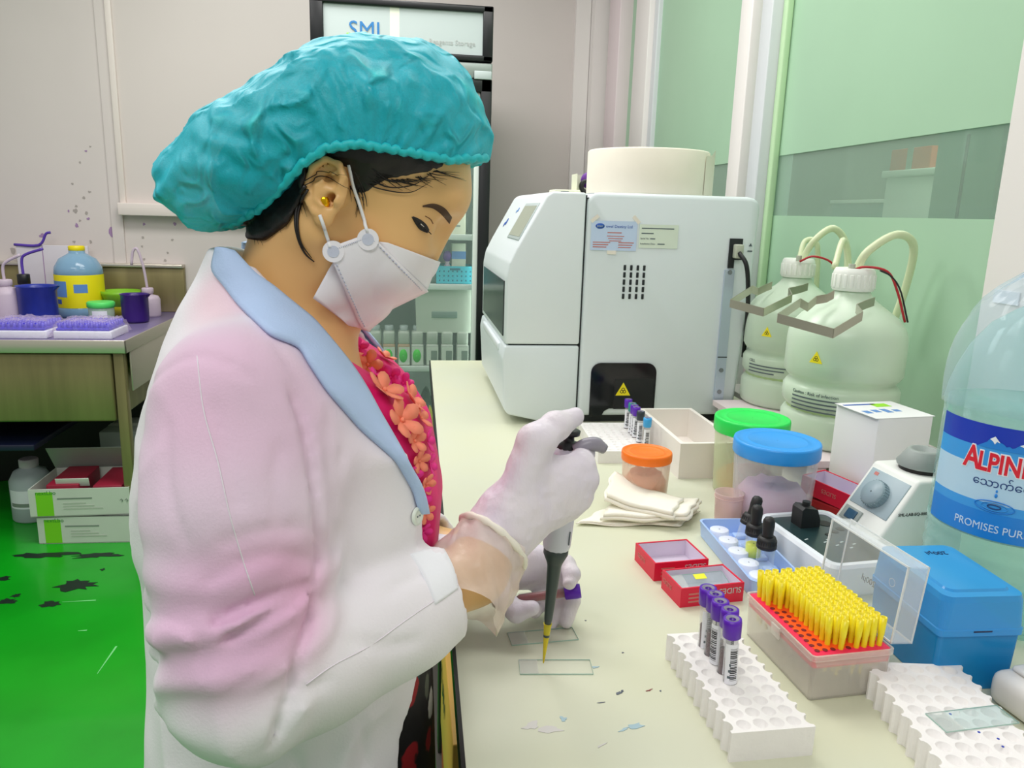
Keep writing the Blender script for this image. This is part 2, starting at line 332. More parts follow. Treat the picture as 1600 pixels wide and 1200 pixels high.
# yellow-labelled bottle
p = at_t(127, 499); r = .098; p = atY(127, 470, 3.66); p.z = TZ; H = atY(122, 384, p.y).z-TZ
t = thing('detergent_bottle', 'large clear blue bottle with yellow label and yellow cap', 'bottle', p)
MB().lathe([(.001, 0), (r*.92, 0), (r, .012), (r, H*.14), (r*.98, H*.15), (r*.98, H*.60), (r, H*.62), (r*.97, H*.70), (r*.75, H*.82), (r*.40, H*.885), (r*.33, H*.90), (r*.33, H*.94), (.001, H*.94)], 36).build('body', 'blue_pet', t)
MB().lathe([(r*1.0, H*.145), (r*1.003, H*.15), (r*1.003, H*.60), (r*1.0, H*.605)], 36).build('label_band', 'yellow_label', t)
for (a0, a1, z0, z1, mm) in ((-2.7, -1.75, .30, .52, 'label_blue'), (-2.45, -2.05, .20, .265, 'label_navy'), (-1.45, -.9, .36, .48, 'label_blue') ): MB().lathe([(r*1.006, H*z0), (r*1.006, H*z1)], 10, a0=a0, a1=a1).build('print', mm, t)
MB().cyl(r*.34, H*.925, H, 24, bev=.004).build('cap', 'yellow_cap', t)
# small jar with green lid
p = at_t(153, 506); p.y += .05
t = thing('small_jar', 'small clear jar with a pale green lid in front of the bottle', 'jar', p)
hj = atY(153, 471, p.y).z-TZ
MB().lathe([(.001, 0), (.046, 0), (.05, .006), (.05, hj*.72), (.045, hj*.8), (.001, hj*.8)], 24).build('body', mat('jar_clear', '#cfe6cf', .2, alpha=.5), t); MB().cyl(.055, hj*.72, hj, 28, bev=.004).build('lid', 'green_lid', t)
MB().lathe([(.0505, hj*.1), (.0505, hj*.6)], 12, a0=-2.0, a1=-.8).build('label', 'label_paper', t)
# green bowl at the splashback
p = at_t(195, 482); p.y = 3.68; mat('bowl_green', '#86c22a', .4); mat('bowl_yellow', '#b0a61a', .4)
t = thing('stacked_bowl', 'green plastic bowl nested on a yellowish one by the splashback', 'bowl', (atY(188, 450, 3.68).x, 3.68, TZ))
MB().lathe([(.001, 0), (.05, 0), (.066, .07), (.062, .07), (.046, .006), (.001, .006)], 28).build('lower_bowl', 'bowl_yellow', t); MB().lathe([(.001, .035), (.058, .04), (.082, .10), (.084, .115), (.078, .112), (.054, .048), (.001, .043)], 28).build('upper_bowl', 'bowl_green', t)
# two purple tube racks in crumpled wrap
def plate(pxl, pxr, py, label):
    a, b = at_t(pxl, py), at_t(pxr, py); W = b.x-a.x; D = .20
    t = thing('tube_rack', label, 'rack', (a.x+W/2, TF+.03+D/2, TZ), 0, 'purple racks on the steel table')
    MB().rbox(-W*.46, W*.46, -D*.45, D*.45, 0, .03, .004).build('base', 'label_paper', t)
    MB().rbox(-W*.42, W*.42, -D*.42, D*.42, .03, .040, .003).build('deck', 'purple_rack', t)
    m = MB()
    for i in range(10):
        for j in range(7): m.lathe([(.007, 0), (.0078, .02), (.006, .02), (.005, .008)], 8, M=T(-W*.38+W*.76*i/9, -D*.36+D*.72*j/6, .038))
    o = m.build('wells', 'purple_rack', t); o['kind'] = 'stuff'
    g = MB(); nu, nv = 26, 14; vs = []
    for j in range(nv+1):
        for i in range(nu+1):
            u, v = i/nu*2-1, j/nv*2-1; e = max(abs(u), abs(v)); z = .066 if e < .8 else .066-(e-.8)/.2*.058
            vs.append((u*W*.52, v*D*.5, max(.003, z+random.uniform(-.006, .006))))
    g.add(vs, [(j*(nu+1)+i, j*(nu+1)+i+1, (j+1)*(nu+1)+i+1, (j+1)*(nu+1)+i) for j in range(nv) for i in range(nu)], True); g.build('plastic_wrap', 'wrap', t)
plate(-4, 99, 522, 'purple tube rack in crumpled wrap below the blue beaker'); plate(101, 198, 522, 'purple tube rack in crumpled wrap below the green-lidded jar')
# ---- under the table
mat('carton_white', '#cfd6cc', .6, vary=.08, vscale=6); mat('carton_green', '#79cf1d', .6); mat('print_grey', '#7d8a80', .6); mat('print_green', '#2a8a2a', .6); mat('carton_red', '#8f1230', .6); mat('carton_grey', '#9aa39c', .6); mat('carton_in', '#b9c0b5', .6)
def green_carton(pa, pb, pc, py0, label, z0, open_):
    a = atY(pa, py0, 2.985); b = atY(pb, py0, 2.985); W = b.x-a.x; H = .112; D = .26
    t = thing('reagent_carton', label, 'carton', (a.x+W/2, 2.985+D/2, z0), radians(1.5 if open_ else -1), 'green-panelled cartons under the table')
    m = MB(); e = .004
    m.box(-W/2, W/2, -D/2, -D/2+e, 0, H).box(-W/2, W/2, D/2-e, D/2, 0, H).box(-W/2, -W/2+e, -D/2+e, D/2-e, 0, H).box(W/2-e, W/2, -D/2+e, D/2-e, 0, H).box(-W/2, W/2, -D/2, D/2, 0, e); m.build('box', 'carton_white', t)
    MB().box(-W/2+.025, -W/2+.085, -D/2-.0008, -D/2, .004, H-.012).build('green_panel', 'carton_green', t)
    text('nextLbo', .022, 'print_green', t, T(-W/2+.024, -D/2-.001, H-.022) @ RX(pi/2)); MB().box(-W/2+.10, -W/2+.225, -D/2-.0008, -D/2, H*.62, H*.67).build('print_line', 'print_grey', t)
    for q in range(3): MB().box(-W/2+.12, W/2-.10-.03*q, -D/2-.0008, -D/2, H*.25+q*.011, H*.25+q*.011+.006).build('print_line', 'carton_in', t)
    if open_:
        for q, (x0, x1) in enumerate(((-W/2+.06, -.005), (.045, W/2-.03))):
            MB().rbox(x0, x1, -D/2+.012, D/2-.02, .006, H+.012-.008*q, .003).build('inner_box', 'carton_red', t)
        MB().box(-W/2, W/2, -.0015, .0015, 0, .13, M=T(0, D/2, H) @ RX(radians(35))).build('flap', 'carton_grey', t)
        MB().rbox(-.09, .03, -.0015, .0015, -.0, .035, .001, M=T(0, -D/2+.03, H) @ RX(radians(15))).build('tab', 'carton_white', t)
        text('↑↑', .022, 'print_grey', t, T(W/2-.04, -D/2-.001, H*.45) @ RX(pi/2))
    else:
        MB().box(-W/2, W/2, -D/2, D/2, H-.003, H).build('lid', 'carton_grey', t)
green_carton(62, 212, 0, 850, 'white and green reagent carton, lower one on the floor under the steel table', 0.0, False)
green_carton(47, 203, 0, 805, 'opened white and green carton with red boxes inside, stacked on another carton', .114, True)
p = atZ(155, 815, 0); t = thing('grey_carton', 'plain grey carton standing on the floor behind the stacked cartons', 'carton', (-1.17, 3.47, .0)); MB().rbox(-.13, .17, -.12, .12, 0, .345, .004).build('box', 'carton_grey', t); MB().box(-.13, .17, -.02, .02, .3452, .3458).build('tape', 'carton_in', t)
p = atZ(42, 818, 0); hb = atY(42, 716, p.y+.07).z; t = thing('chemical_bottle', 'white plastic chemical bottle on the floor beside the stacked cartons', 'bottle', (p.x, p.y+.07, 0))
MB().lathe([(.001, 0), (.072, 0), (.078, .008), (.078, hb*.66), (.06, hb*.8), (.03, hb*.86), (.03, hb*.9), (.001, hb*.9)], 28).build('body', mat('pe_grey', '#a9b2b8', .45), t); MB().cyl(.036, hb*.86, hb, 20, bev=.004).build('cap', 'pe_white', t); MB().lathe([(.0785, hb*.25), (.0785, hb*.55)], 14, a0=-2.4, a1=-.7).build('label', 'label_paper', t); MB().lathe([(.079, hb*.28), (.079, hb*.34)], 14, a0=-2.3, a1=-.9).build('label_print', 'print_grey', t)

# ================================================================== display fridge
FY = 2.9; mat('fridge_black', '#0d1013', .35); mat('fridge_in', '#dde6e0', .4); mat('fridge_steel', '#9aa39f', .35, metal=.4); mat('fridge_glass', '#b8cfc8', .03, alpha=.12, edge=False); mat('sign_white', '#bcc7c7', .4); mat('sign_ivory', '#e4e8d8', .4); mat('fill_lamp_cool', '#f2fff8', .4, emit=4.0)
xl, xr = atY(483, 0, FY).x, atY(771, 40, FY).x; W = xr-xl; zt = atY(772, 10, FY).z
t = fr = thing('display_fridge', 'tall black glass-door fridge with white sign header', 'fridge', ((xl+xr)/2, FY, 0))
h = W/2; D = .62; e = .03
MB().box(-h, -h+e, .06, D, .0, zt).box(h-e, h, .06, D, .0, zt).box(-h+e, h-e, D-e, D, .0, zt).box(-h+e, h-e, .06, D-e, zt-.19, zt).box(-h+e, h-e, .06, D-e, 0, .12).build('cabinet', 'fridge_black', t)
MB().box(-h+e, -h+e+.004, .065, D-e, .12, zt-.19).box(h-e-.004, h-e, .065, D-e, .12, zt-.19).box(-h+e+.004, h-e-.004, D-e-.004, D-e, .12, zt-.19).build('liner', 'fridge_in', t)
zh = atY(770, 97, FY).z
MB().rbox(-h, h, .0, .06, zt-.022, zt, .004).rbox(-h, h, 0, .06, zh, zh+.02, .004).rbox(-h, -h+.045, 0, .06, zh, zt, .004).rbox(h-.036, h, 0, .06, zh, zt, .004).build('header_frame', 'fridge_black', t)
MB().box(-h+.04, -.045, .010, .05, zh+.018, zt-.02).build('sign_panel', 'sign_white', t); MB().box(-.045, -.012, .0095, .05, zh+.018, zt-.02).build('sign_panel', 'sign_ivory', t); MB().box(-.012, h-.034, .010, .05, zh+.018, zt-.02).build('sign_panel', 'sign_white', t)
mat('sml_blue', '#2a78b8', .5); mat('sml_green', '#9be22a', .5); mat('sign_grey', '#b8bcba', .5)
p = atY(544, 56, FY)
MB().box(p.x-(xl+xr)/2-.006, p.x-(xl+xr)/2+.105, .0086, .0094, p.z-.012, p.z+.012).build('logo_stripe', 'sml_green', t)
text('SML', .075, 'sml_blue', t, T(p.x-(xl+xr)/2, .0078, p.z) @ RX(pi/2))
p = atY(670, 67, FY); text('Reagents Storage', .0235, 'sign_grey', t, T(p.x-(xl+xr)/2, .0088, p.z) @ RX(pi/2))
z1 = atY(740, 122, FY).z
MB().rbox(-h, h, .004, .06, z1-.0, zh-.004, .004).build('door_gap_strip', 'fridge_steel', t)
dz = z1-.002
MB().rbox(-h, h, 0, .05, dz-.045, dz, .004).rbox(-h, -h+.045, 0, .05, .14, dz, .004).rbox(h-.04, h, 0, .05, .14, dz, .004).rbox(-h, h, 0, .05, .14, .20, .004).build('door_frame', 'fridge_black', t)
MB().rbox(h-.058, h-.04, .012, .045, .2, dz-.045, .002).rbox(-h+.045, -h+.06, .012, .045, .2, dz-.045, .002).build('door_gasket', 'fridge_in', t)
MB().box(-h+.05, h-.045, .02, .024, .2, dz-.04).build('door_glass', 'fridge_glass', t)
p = atY(756, 118, FY); MB().rbox(p.x-(xl+xr)/2-.034, p.x-(xl+xr)/2+.028, -.006, .0, p.z-.014, p.z+.014, .002).build('tag', 'sign_white', t)
MB().box(-h+.06, h-.06, .10, .13, zt-.21, zt-.195).box(h-.045, h-.033, .075, .085, .2, dz-.06).box(-h+.033, -h+.045, .075, .085, .2, dz-.06).build('fill_lamp_strip', 'fill_lamp_cool', t)  # unseen glowing strips, added to brighten the fridge inside
def shelf_z(px, py): return atY(px, py, FY+.08).z
SH = [shelf_z(730, 368), shelf_z(735, 446), shelf_z(735, 573)]
for z in SH+[.30]:
    m = MB().rbox(-h+.035, h-.035, .07, .082, z-.018, z+.004, .002)
    m.box(-h+.035, h-.035, .082, D-.04, z-.006, z); m.build('shelf', 'fridge_in', t)
fx = (xl+xr)/2
mat('turq', '#35bdd2', .4); mat('turq_dark', '#0e6f86', .5); mat('carton_cream', '#dfe2cc', .6); mat('bin_white', '#c9d2c4', .5)
# basket with rows of holes
a = atY(690, 443, FY+.1); b = atY(740, 417, FY+.1); bw = b.x-a.x+.02
t = thing('plastic_basket', 'turquoise perforated basket on a fridge shelf', 'basket', (a.x+bw/2-.02, FY+.18, SH[1]+.001))
hb = b.z-SH[1]
MB().box(-bw/2, bw/2, -.08, -.077, 0, hb).box(-bw/2, bw/2, .077, .08, 0, hb).box(-bw/2, -bw/2+.003, -.077, .077, 0, hb).box(bw/2-.003, bw/2, -.077, .077, 0, hb).box(-bw/2, bw/2, -.08, .08, 0, .003).build('body', 'turq', t)
for i in range(8):
    for j in range(3): MB().box(-bw/2+.012+i*(bw-.024)/7-.0025, -bw/2+.012+i*(bw-.024)/7+.0025, -.0808, -.0795, .012+j*hb*.25, .018+j*hb*.25).build('hole', 'turq_dark', t)
MB().rbox(-.02, .02, -.082, -.079, hb*.78, hb*.9, .0005).build('handle_slot', 'turq_dark', t)
bx = a.x+bw/2-.02
def fridge_box(name, x, y, z, w_, d_, h_, m, label, cat='box'):
    t = thing(name, label, cat, (x, y, z)); MB().rbox(-w_/2, w_/2, -d_/2, d_/2, 0, h_, .003).build('body', m, t); return t
p = atY(717, 400, FY+.14); t = fridge_box('carton', p.x, FY+.17, SH[1]+.006, .055, .05, .15, 'carton_cream', 'slim cream carton standing in the turquoise basket', 'carton'); MB().box(-.0278, .0278, -.0256, -.025, .09, .12).build('print', 'label_blue', t)
p = atY(699, 405, FY+.14); t = thing('purple_bottle', 'little purple-capped bottle in the turquoise basket', 'bottle', (p.x, FY+.15, SH[1]+.006)); MB().lathe([(.001, 0), (.014, 0), (.015, .06), (.008, .07), (.008, .08), (.001, .08)], 14).build('body', 'pe_white', t); MB().sphere((0, 0, .1), (.017, .015, .022), 8).build('cap', mat('cap_purple2', '#6b2a9a', .4), t)
p = atY(672, 410, FY+.14); fridge_box('carton', p.x-.01, FY+.2, SH[1]+.001, .07, .1, .17, 'cab_grey', 'grey-blue carton beside the turquoise basket', 'carton')
# white bin under the middle shelf
a = atY(655, 485, FY+.1); b = atY(742, 455, FY+.1)
t = thing('white_bin', 'white plastic bin below the basket shelf in the fridge', 'bin', ((a.x+b.x)/2-.01, FY+.22, SH[2]+.132)); w_ = b.x-a.x; hh = SH[1]-.02-SH[2]-.132
MB().box(-w_/2, w_/2, -.12, .12, 0, hh, taper=-.06).build('body', 'bin_white', t); MB().rbox(-.05, .05, -.126, -.119, hh*.35, hh*.5, .002).build('grip', 'cab_grey', t)
# stacked paper cartons on the upper shelf
for j in range(4):
    for i, (xx, ww) in enumerate(((.10, .12), (.20, .07))):
        nn = ('lowest', 'second', 'third', 'topmost')[j]+' cream paper carton of the '+('wider', 'narrow')[i]+' stack on the upper fridge shelf'
        t = fridge_box('carton', fx+xx+random.uniform(-.004, .004), FY+.22, SH[0]+.001+j*.086, ww, .22, .084, 'carton_cream' if (i+j) % 3 else 'sign_ivory', nn, 'carton'); MB().box(-ww*.3, ww*.2, -.1112, -.11, .03, .036).build('print', 'print_grey', t); t['group'] = 'cartons on the upper fridge shelf'
# reagent bottles with green ovals
mat('reagent', '#c6cfc2', .3, alpha=.85); mat('reagent_amber', '#b89a78', .3, alpha=.9); mat('oval_green', '#34d321', .5); mat('rlabel', '#dbe3d6', .5)
xs = [atY(px, 540, FY+.12).x for px in (551, 586, 602+5, 628+1, 650+1, 672+1, 696, 720, 742)]
xs = [atY(px, 540, FY+.12).x for px in (540, 563, 586+1, 608, 630+1, 652, 675, 698, 722)]
WORDS = ['first', 'second', 'third', 'fourth', 'fifth', 'sixth', 'seventh', 'eighth', 'ninth']
hb = atY(650, 508, FY+.12).z-SH[2]-.02
def reagent(kind):
    bw = .024
    t = thing('reagent_bottle', 'x', 'bottle', (0, 0, 0), 0, 'reagent bottles on the fridge shelf')
    MB().rbox(-bw, bw, -.045, .045, 0, hb*.62, .006).build('body', 'reagent_amber' if kind == 0 else 'reagent', t)
    MB().rbox(-bw*.92, bw*.92, -.04, .04, hb*.60, hb*.98, .008).build('shoulder', 'reagent', t)
    MB().cyl(.017, hb*.98, hb*1.12, 16, bev=.002).build('cap', 'sign_white', t)
    MB().box(-bw*.85, bw*.95, -.0462, -.0455, hb*.04, hb*.55).build('label', 'rlabel', t)
    if kind < 2: MB().lathe([(.001, 0), (.016, 0), (.016, .0006), (.001, .0006)], 18, M=T(-.002, -.0464, hb*.30) @ RX(pi/2) @ Matrix.Diagonal((1, 1.65, 1, 1))).build('green_oval', 'oval_green', t)
    else: MB().box(-bw*.2, bw*.8, -.0468, -.0463, hb*.1, hb*.45).build('print', 'print_grey', t)
    return t
proto = {k: None for k in (0, 1, 2)}
for i, x in enumerate(xs):
    kd = 0 if i < 5 else (1 if i == 5 else 2)
    t = reagent(kd) if proto[kd] is None else copy_tree(proto[kd]); proto[kd] = proto[kd] or t
    t.location = (x, FY+.13, SH[2]+.001); nm = ('green-oval amber reagent bottle', 'green-oval pale reagent bottle', 'plain-labelled pale reagent bottle')[kd]
    t['label'] = nm+', '+WORDS[i]+' from the left in the fridge row' if kd != 1 else 'pale reagent bottle with a green oval, between amber and plain ones in the fridge'
# crumpled dark bags at the bottom
mat('bag_dark', '#55605a', .25, vary=.6, vscale=14, bump=.8, bscale=30); mat('bag_yellow', '#c9c22a', .35)
for (px, py, r, m, lab) in ((608, 640, .066, 'bag_dark', 'crumpled dark plastic bag at the bottom of the fridge'), (664, 640, .062, 'bag_dark', 'second dark plastic bag beside the first at the fridge bottom'), (672, 690, .03, 'bag_yellow', 'small yellow packet lying at the fridge bottom')):
    p = atY(px, py, FY+.2); zz = .301; bm = bmesh.new(); bmesh.ops.create_icosphere(bm, subdivisions=4, radius=1)
    for v in bm.verts:
        n_ = v.co.normalized(); k_ = 1+.16*sin(7*n_.x+3*n_.z+px)+.12*sin(11*n_.y+5*n_.z)+random.uniform(-.05, .05); v.co = n_*k_
    me = bpy.data.meshes.new('bag'); bm.to_mesh(me); bm.free(); hh = max(.08, p.z+.08-zz)/2 if r > .06 else .12
    zs = [v.co.z for v in me.vertices]; mn, mx_ = min(zs), max(zs)
    for v in me.vertices: v.co = Vector((v.co.x*r, v.co.y*(.11 if r > .06 else .025), (v.co.z-mn)/(mx_-mn)*hh*2))
    for q in me.polygons: q.use_smooth = True
    o = obj('plastic_bag', me, m); o.location = (p.x, FY+.26 if r > .06 else FY+.115, zz); tag(o, lab, 'bag')
# ================================================================== lab bench
mat('worktop', '#d2d4b8', .42, vary=.6, vscale=2.6, vcol='#ccd1c4', bump=.04, bscale=80); mat('edge_black', '#14110f', .5); mat('bench_side', '#2a2622', .5); mat('bench_in', '#4a4640', .6)
t = bench = thing('lab_bench', 'long cream-topped laboratory bench along the glass partition', 'bench', (.5, 1.1, 0))
Mb = T(-.5, -1.1, 0)
BX0, BX1, BY0, BY1 = .0385, .074, -.25, 2.376
wt = MB().prism([(BX0, BY0), (RW-.026, BY0), (RW-.026, BY1), (BX1, BY1)], BZ-.026, BZ, M=Mb).build('worktop', 'worktop', t)
MB().prism([(BX0-.004, BY0), (BX0, BY0), (BX1, BY1), (BX1-.004, BY1)], BZ-.027, BZ-.0006, M=Mb).prism([(BX1-.004, BY1), (RW-.026, BY1), (RW-.026, BY1+.004), (BX1-.004, BY1+.004)], BZ-.027, BZ-.0006, M=Mb).build('edge_band', 'edge_black', t)
for (x, y) in ((.10, -.2), (.12, 2.32), (.90, -.2), (.90, 2.32), (.085, 1.45), (.90, 1.1)): MB().rbox(x-.02, x+.02, y-.02, y+.02, 0, BZ-.026, .003, M=Mb).build('leg', 'bench_side', t)
MB().box(.06, .92, -.2, 2.32, .16, .18, M=Mb).build('lower_shelf', 'bench_in', t); MB().box(.91, .92, -.2, 2.32, .18, BZ-.03, M=Mb).build('back_panel', 'bench_in', t); MB().box(.10, .90, BY1-.03, BY1-.02, .05, BZ-.03, M=Mb).build('end_panel', 'bench_side', t)
# stains on the worktop
mat('st_blue', '#a3bfca', .5); mat('st_red', '#8a4a48', .5); mat('st_dark', '#5c6470', .5); mat('st_lilac', '#cdcbc8', .5)
for (px, py, r, sx, sy, mm) in ((992, 1135, .006, 1.5, .5, 'st_blue'), (975, 1140, .003, 2, .5, 'st_blue'), (880, 1124, .003, 1, 1.2, 'st_blue'), (968, 1083, .0022, 1.6, .8, 'st_dark'), (972, 1080, .0015, 1, 1, 'st_dark'), (1014, 1079, .0022, 1.8, .4, 'st_red'), (1032, 1080, .001, 1, 1, 'st_dark'), (930, 1043, .002, 2, .7, 'st_blue'), (855, 1140, .008, 1.5, .6, 'st_lilac'), (830, 1135, .006, 1.4, .8, 'st_lilac'), (940, 1165, .002, 3, .4, 'st_lilac'), (915, 970, .001, 1, 1, 'st_dark'), (940, 1098, .0014, 3, .3, 'st_dark'), (973, 1020, .001, 1, 1, 'st_dark')):
    p = atZ(px, py, BZ); MB().prism(blob(12, r, .8, sx, sy), .0001, .0005, M=T(p.x-.5, p.y-1.1, BZ) @ RZ(random.random()*.6)).build('stain', mm, bench)
# cartons stored under the bench
mat('carton_yellow', '#d9a94a', .6); mat('carton_dkred', '#a3121c', .6); mat('carton_mint', '#8fd6a0', .6)
def under(name, x, y, z, sx, sy, sz, m, label):
    t = thing(name, label, 'carton', (x, y, z)); MB().rbox(0, sx, -sy/2, sy/2, 0, sz, .002).build('box', m, t); return t
under('carton', .062, 1.02, .181, .26, .30, .16, 'carton_dkred', 'dark red carton, lowest of the stack under the bench'); under('carton', .066, 1.02, .342, .24, .28, .012, 'carton_mint', 'thin mint green pack between the red cartons under the bench')
under('carton', .060, 1.02, .355, .26, .30, .085, 'carton_dkred', 'dark red carton above the mint pack under the bench')
t = under('carton', .058, 1.02, .441, .26, .32, .20, 'carton_yellow', 'yellow carton with black lettering on top of the red ones under the bench')
text('TURV', .05, 'black_plastic', t, T(-.0012, .14, .10) @ RZ(-pi/2) @ RX(pi/2))

# ================================================================== analyser
mat('an_white', '#e0e9ec', .38, vary=.02); mat('an_white2', '#e6edf0', .38); mat('an_gap', '#1a2024', .5); mat('an_dark', '#0b1114', .15); mat('an_screen', '#aeb0a0', .3); mat('an_strip', '#b9c6d6', .3, metal=.3); mat('screw', '#8a9096', .3, metal=.8)
AY0, AY1 = 1.63, 2.14
t = an = thing('blood_analyser', 'large white blood analyser standing at the far end of the bench', 'analyser', (.48, 1.885, BZ))
Ma = T(-.48, -1.885, -BZ)
def extrude_xz(name, pts, y0, y1, m, parent, bev=.006, seg=3, big=None):
    bm = bmesh.new(); a = [bm.verts.new((x, y0, z)) for x, z in pts]; b = [bm.verts.new((x, y1, z)) for x, z in pts]; n = len(pts)
    bm.faces.new(a); bm.faces.new(b[::-1])
    for i in range(n): bm.faces.new((a[(i+1) % n], a[i], b[i], b[(i+1) % n]))
    bmesh.ops.recalc_face_normals(bm, faces=bm.faces[:])
    if bev: bmesh.ops.bevel(bm, geom=bm.edges[:]+bm.verts[:], offset=bev, segments=seg, profile=.5, affect='EDGES')
    bmesh.ops.transform(bm, matrix=Ma, verts=bm.verts[:])
    me = bpy.data.meshes.new(name); bm.to_mesh(me); bm.free()
    for p in me.polygons: p.use_smooth = True
    return obj(name, me, m, parent)
def arc(cx, cz, r, a0, a1, n=5): return [(cx+r*cos(radians(a0+(a1-a0)*i/n)), cz+r*sin(radians(a0+(a1-a0)*i/n))) for i in range(n+1)]
up = [(.3755, 1.0305), (.3755, 1.355), (.305, 1.355)]+[(.292, 1.347), (.232, 1.238)]+[(.216, 1.205), (.2105, 1.175), (.2105, 1.0305)]
extrude_xz('front_cover', up, AY0, AY1, 'an_white2', an, .005)
lo = [(.3755, .858), (.3755, 1.0275), (.2105, 1.0275), (.205, 1.0), (.212, .885), (.222, .872), (.285, .858)]
extrude_xz('lower_panel', lo, AY0, AY1, 'an_white', an, .005)
extrude_xz('main_body', [(.379, .868), (.379, 1.338), (.385, 1.352), (.40, 1.357)]+[(.745, 1.357), (.760, 1.350), (.766, 1.335), (.758, 1.10), (.745, .868)], AY0, AY1, 'an_white', an, .010)
MB().box(.30, .74, AY0+.02, AY1-.02, BZ+.0005, .87, M=Ma).build('foot_plinth', 'an_gap', an)
MB().box(.3752, .3795, AY0+.008, AY1-.01, .87, 1.35, M=Ma).box(.22, .378, AY0+.008, AY1-.01, 1.0272, 1.031, M=Ma).build('seam', 'an_gap', an)
# front window, screen (the front faces the operator side)
MB().prism([(1.655, 1.045), (2.10, 1.045), (2.10, 1.165), (1.655, 1.165)], -.0022, .0005, M=Ma @ Matrix(((0, 0, 1, .2105), (1, 0, 0, 0), (0, 1, 0, 0), (0, 0, 0, 1)))).build('front_window', 'an_dark', an)
MB().rbox(.203, .2105, 1.70, 2.05, 1.005, 1.022, .003, M=Ma).build('front_grip', 'an_white2', an)
sd = Vector((.232-.292, 0, 1.238-1.347)).normalized(); sn = Vector((sd.z, 0, -sd.x)); sn = sn if sn.x < 0 else -sn
Ms = Ma @ Matrix((( 0, sd.x, sn.x, .292), (1, sd.y, sn.y, 0), (0, sd.z, sn.z, 1.347), (0, 0, 0, 1)))
MB().rbox(1.66, 1.85, .018, .110, -.002, .0022, .0015, M=Ms).build('display_frame', 'sign_white', an); MB().box(1.67, 1.84, .026, .102, .0018, .0028, M=Ms).build('display', 'an_screen', an)
for (y, z, r) in ((2.02, .07, .010), (2.04, .078, .007), (1.93, .035, .006), (1.945, .04, .004)): MB().cyl(r, .0003, .0012, 10, M=Ms @ T(y, z, 0)).build('logo_dot', 'label_navy' if y > 2 else 'label_blue', an)
# black sampling door with notch
dx0, dx1, dz0, dz1 = .405, .555, .868, .990
pts = [(dx0, dz0), (dx0+.028, dz0), (dx0+.034, dz0+.012), (dx0+.045, dz0+.018), (dx1, dz0+.018)]+arc(dx1-.022, dz1-.022, .022, 0, 90)+arc(dx0+.022, dz1-.022, .022, 90, 180)
MB().prism(pts, -.0004, .0030, M=Ma @ T(0, AY0, 0) @ RX(pi/2)).build('sampling_door', 'an_dark', an)
MB().prism([(dx0+.055, .885), (dx0+.145, .885), (dx0+.145, .955), (dx0+.055, .955)], .0025, .0034, M=Ma @ T(0, AY0, 0) @ RX(pi/2)).build('sampling_recess', 'black_plastic', an)
mat('hazard', '#f4e21a', .5)
def hazard(cx, cz, s, parent, M):
    MB().prism([(cx-s, cz-s*.8), (cx+s, cz-s*.8), (cx, cz+s*.95)], 0, .0006, M=M).build('hazard_sticker', 'hazard', parent)
    m = MB()
    for i in range(3):
        a = radians(90+120*i); m.lathe([(s*.15, .0007), (s*.24, .0007)], 12, M=M @ T(cx+s*.2*cos(a), cz-s*.18+s*.2*sin(a), 0))
    e = s*.10; m.prism([(cx-s*.06, cz-s*.24), (cx+s*.06, cz-s*.24), (cx+s*.06, cz-s*.12), (cx-s*.06, cz-s*.12)], .0006, .0008, M=M)
    m.build('hazard_symbol', 'black_plastic', parent)
hazard(.480, .930, .017, an, Ma @ T(0, AY0-.0038, 0) @ RX(pi/2))
sl = MB().rbox(-.0028, .0028, -.0012, .0012, -.0058, .0058, .0011).mesh('vent_slot'); sl.materials.append(MATS['an_gap'])
for i in range(4):
    for j in range(5):
        o = obj('vent_slot', sl, None, an); o.location = (.468+i*.0145-.48, AY0-.0006-1.885, 1.200-j*.0155-BZ)
# two taped notices
MX = Ma @ T(0, AY0-.0012, 0) @ RX(pi/2)
mat('notice_blue', '#c6d8f4', .6); mat('notice_cream', '#dfeadb', .6); mat('tape_clear', '#efe8dc', .4); mat('ink_red', '#c47a72', .6); mat('ink_dark', '#56646a', .6)
MB().box(.389, .490, 1.236, 1.298, 0, .0006, M=MX @ Matrix(((1, 0, 0, 0), (0, 0, 1, 0), (0, 1, 0, 0), (0, 0, 0, 1)))).build('notice', 'notice_blue', an)
def pane(x0, x1, z0, z1, d0, d1, m, name, parent, M=MX): return MB().prism([(x0, z0), (x1, z0), (x1, z1), (x0, z1)], d0, d1, M=M).build(name, m, parent)
for o in [c for c in an.children if c.name.startswith('notice')]: bpy.data.objects.remove(o)
pane(.389, .490, 1.236, 1.298, 0, .0006, 'notice_blue', 'notice', an); pane(.495, .582, 1.243, 1.293, 0, .0006, 'notice_cream', 'notice', an)
MB().lathe([(.001, 0), (.0095, 0), (.0095, .0006), (.001, .0006)], 18, M=MX @ T(.408, 1.287, .0004) @ Matrix.Diagonal((1.05, .62, 1, 1))).build('logo_oval', 'label_navy', an)
text('Jewel', .006, 'sign_white', an, MX @ T(.4015, 1.2852, .0012)); text('ewel Destiny Ltd', .0085, 'label_navy', an, MX @ T(.421, 1.284, .0008)); pane(.425, .456, 1.2725, 1.2748, .0006, .0009, 'ink_red', 'print_line', an)
for q in range(3): pane(.424+.003*q, .462-.003*q, 1.2655-q*.005, 1.2672-q*.005, .0006, .0009, 'ink_red', 'print_line', an)
for q in range(3): pane(.394, .432-.004*q, 1.252-q*.005, 1.254-q*.005, .0006, .0009, 'ink_red', 'print_line', an); pane(.450, .484-.003*q, 1.252-q*.005, 1.254-q*.005, .0006, .0009, 'ink_red', 'print_line', an)
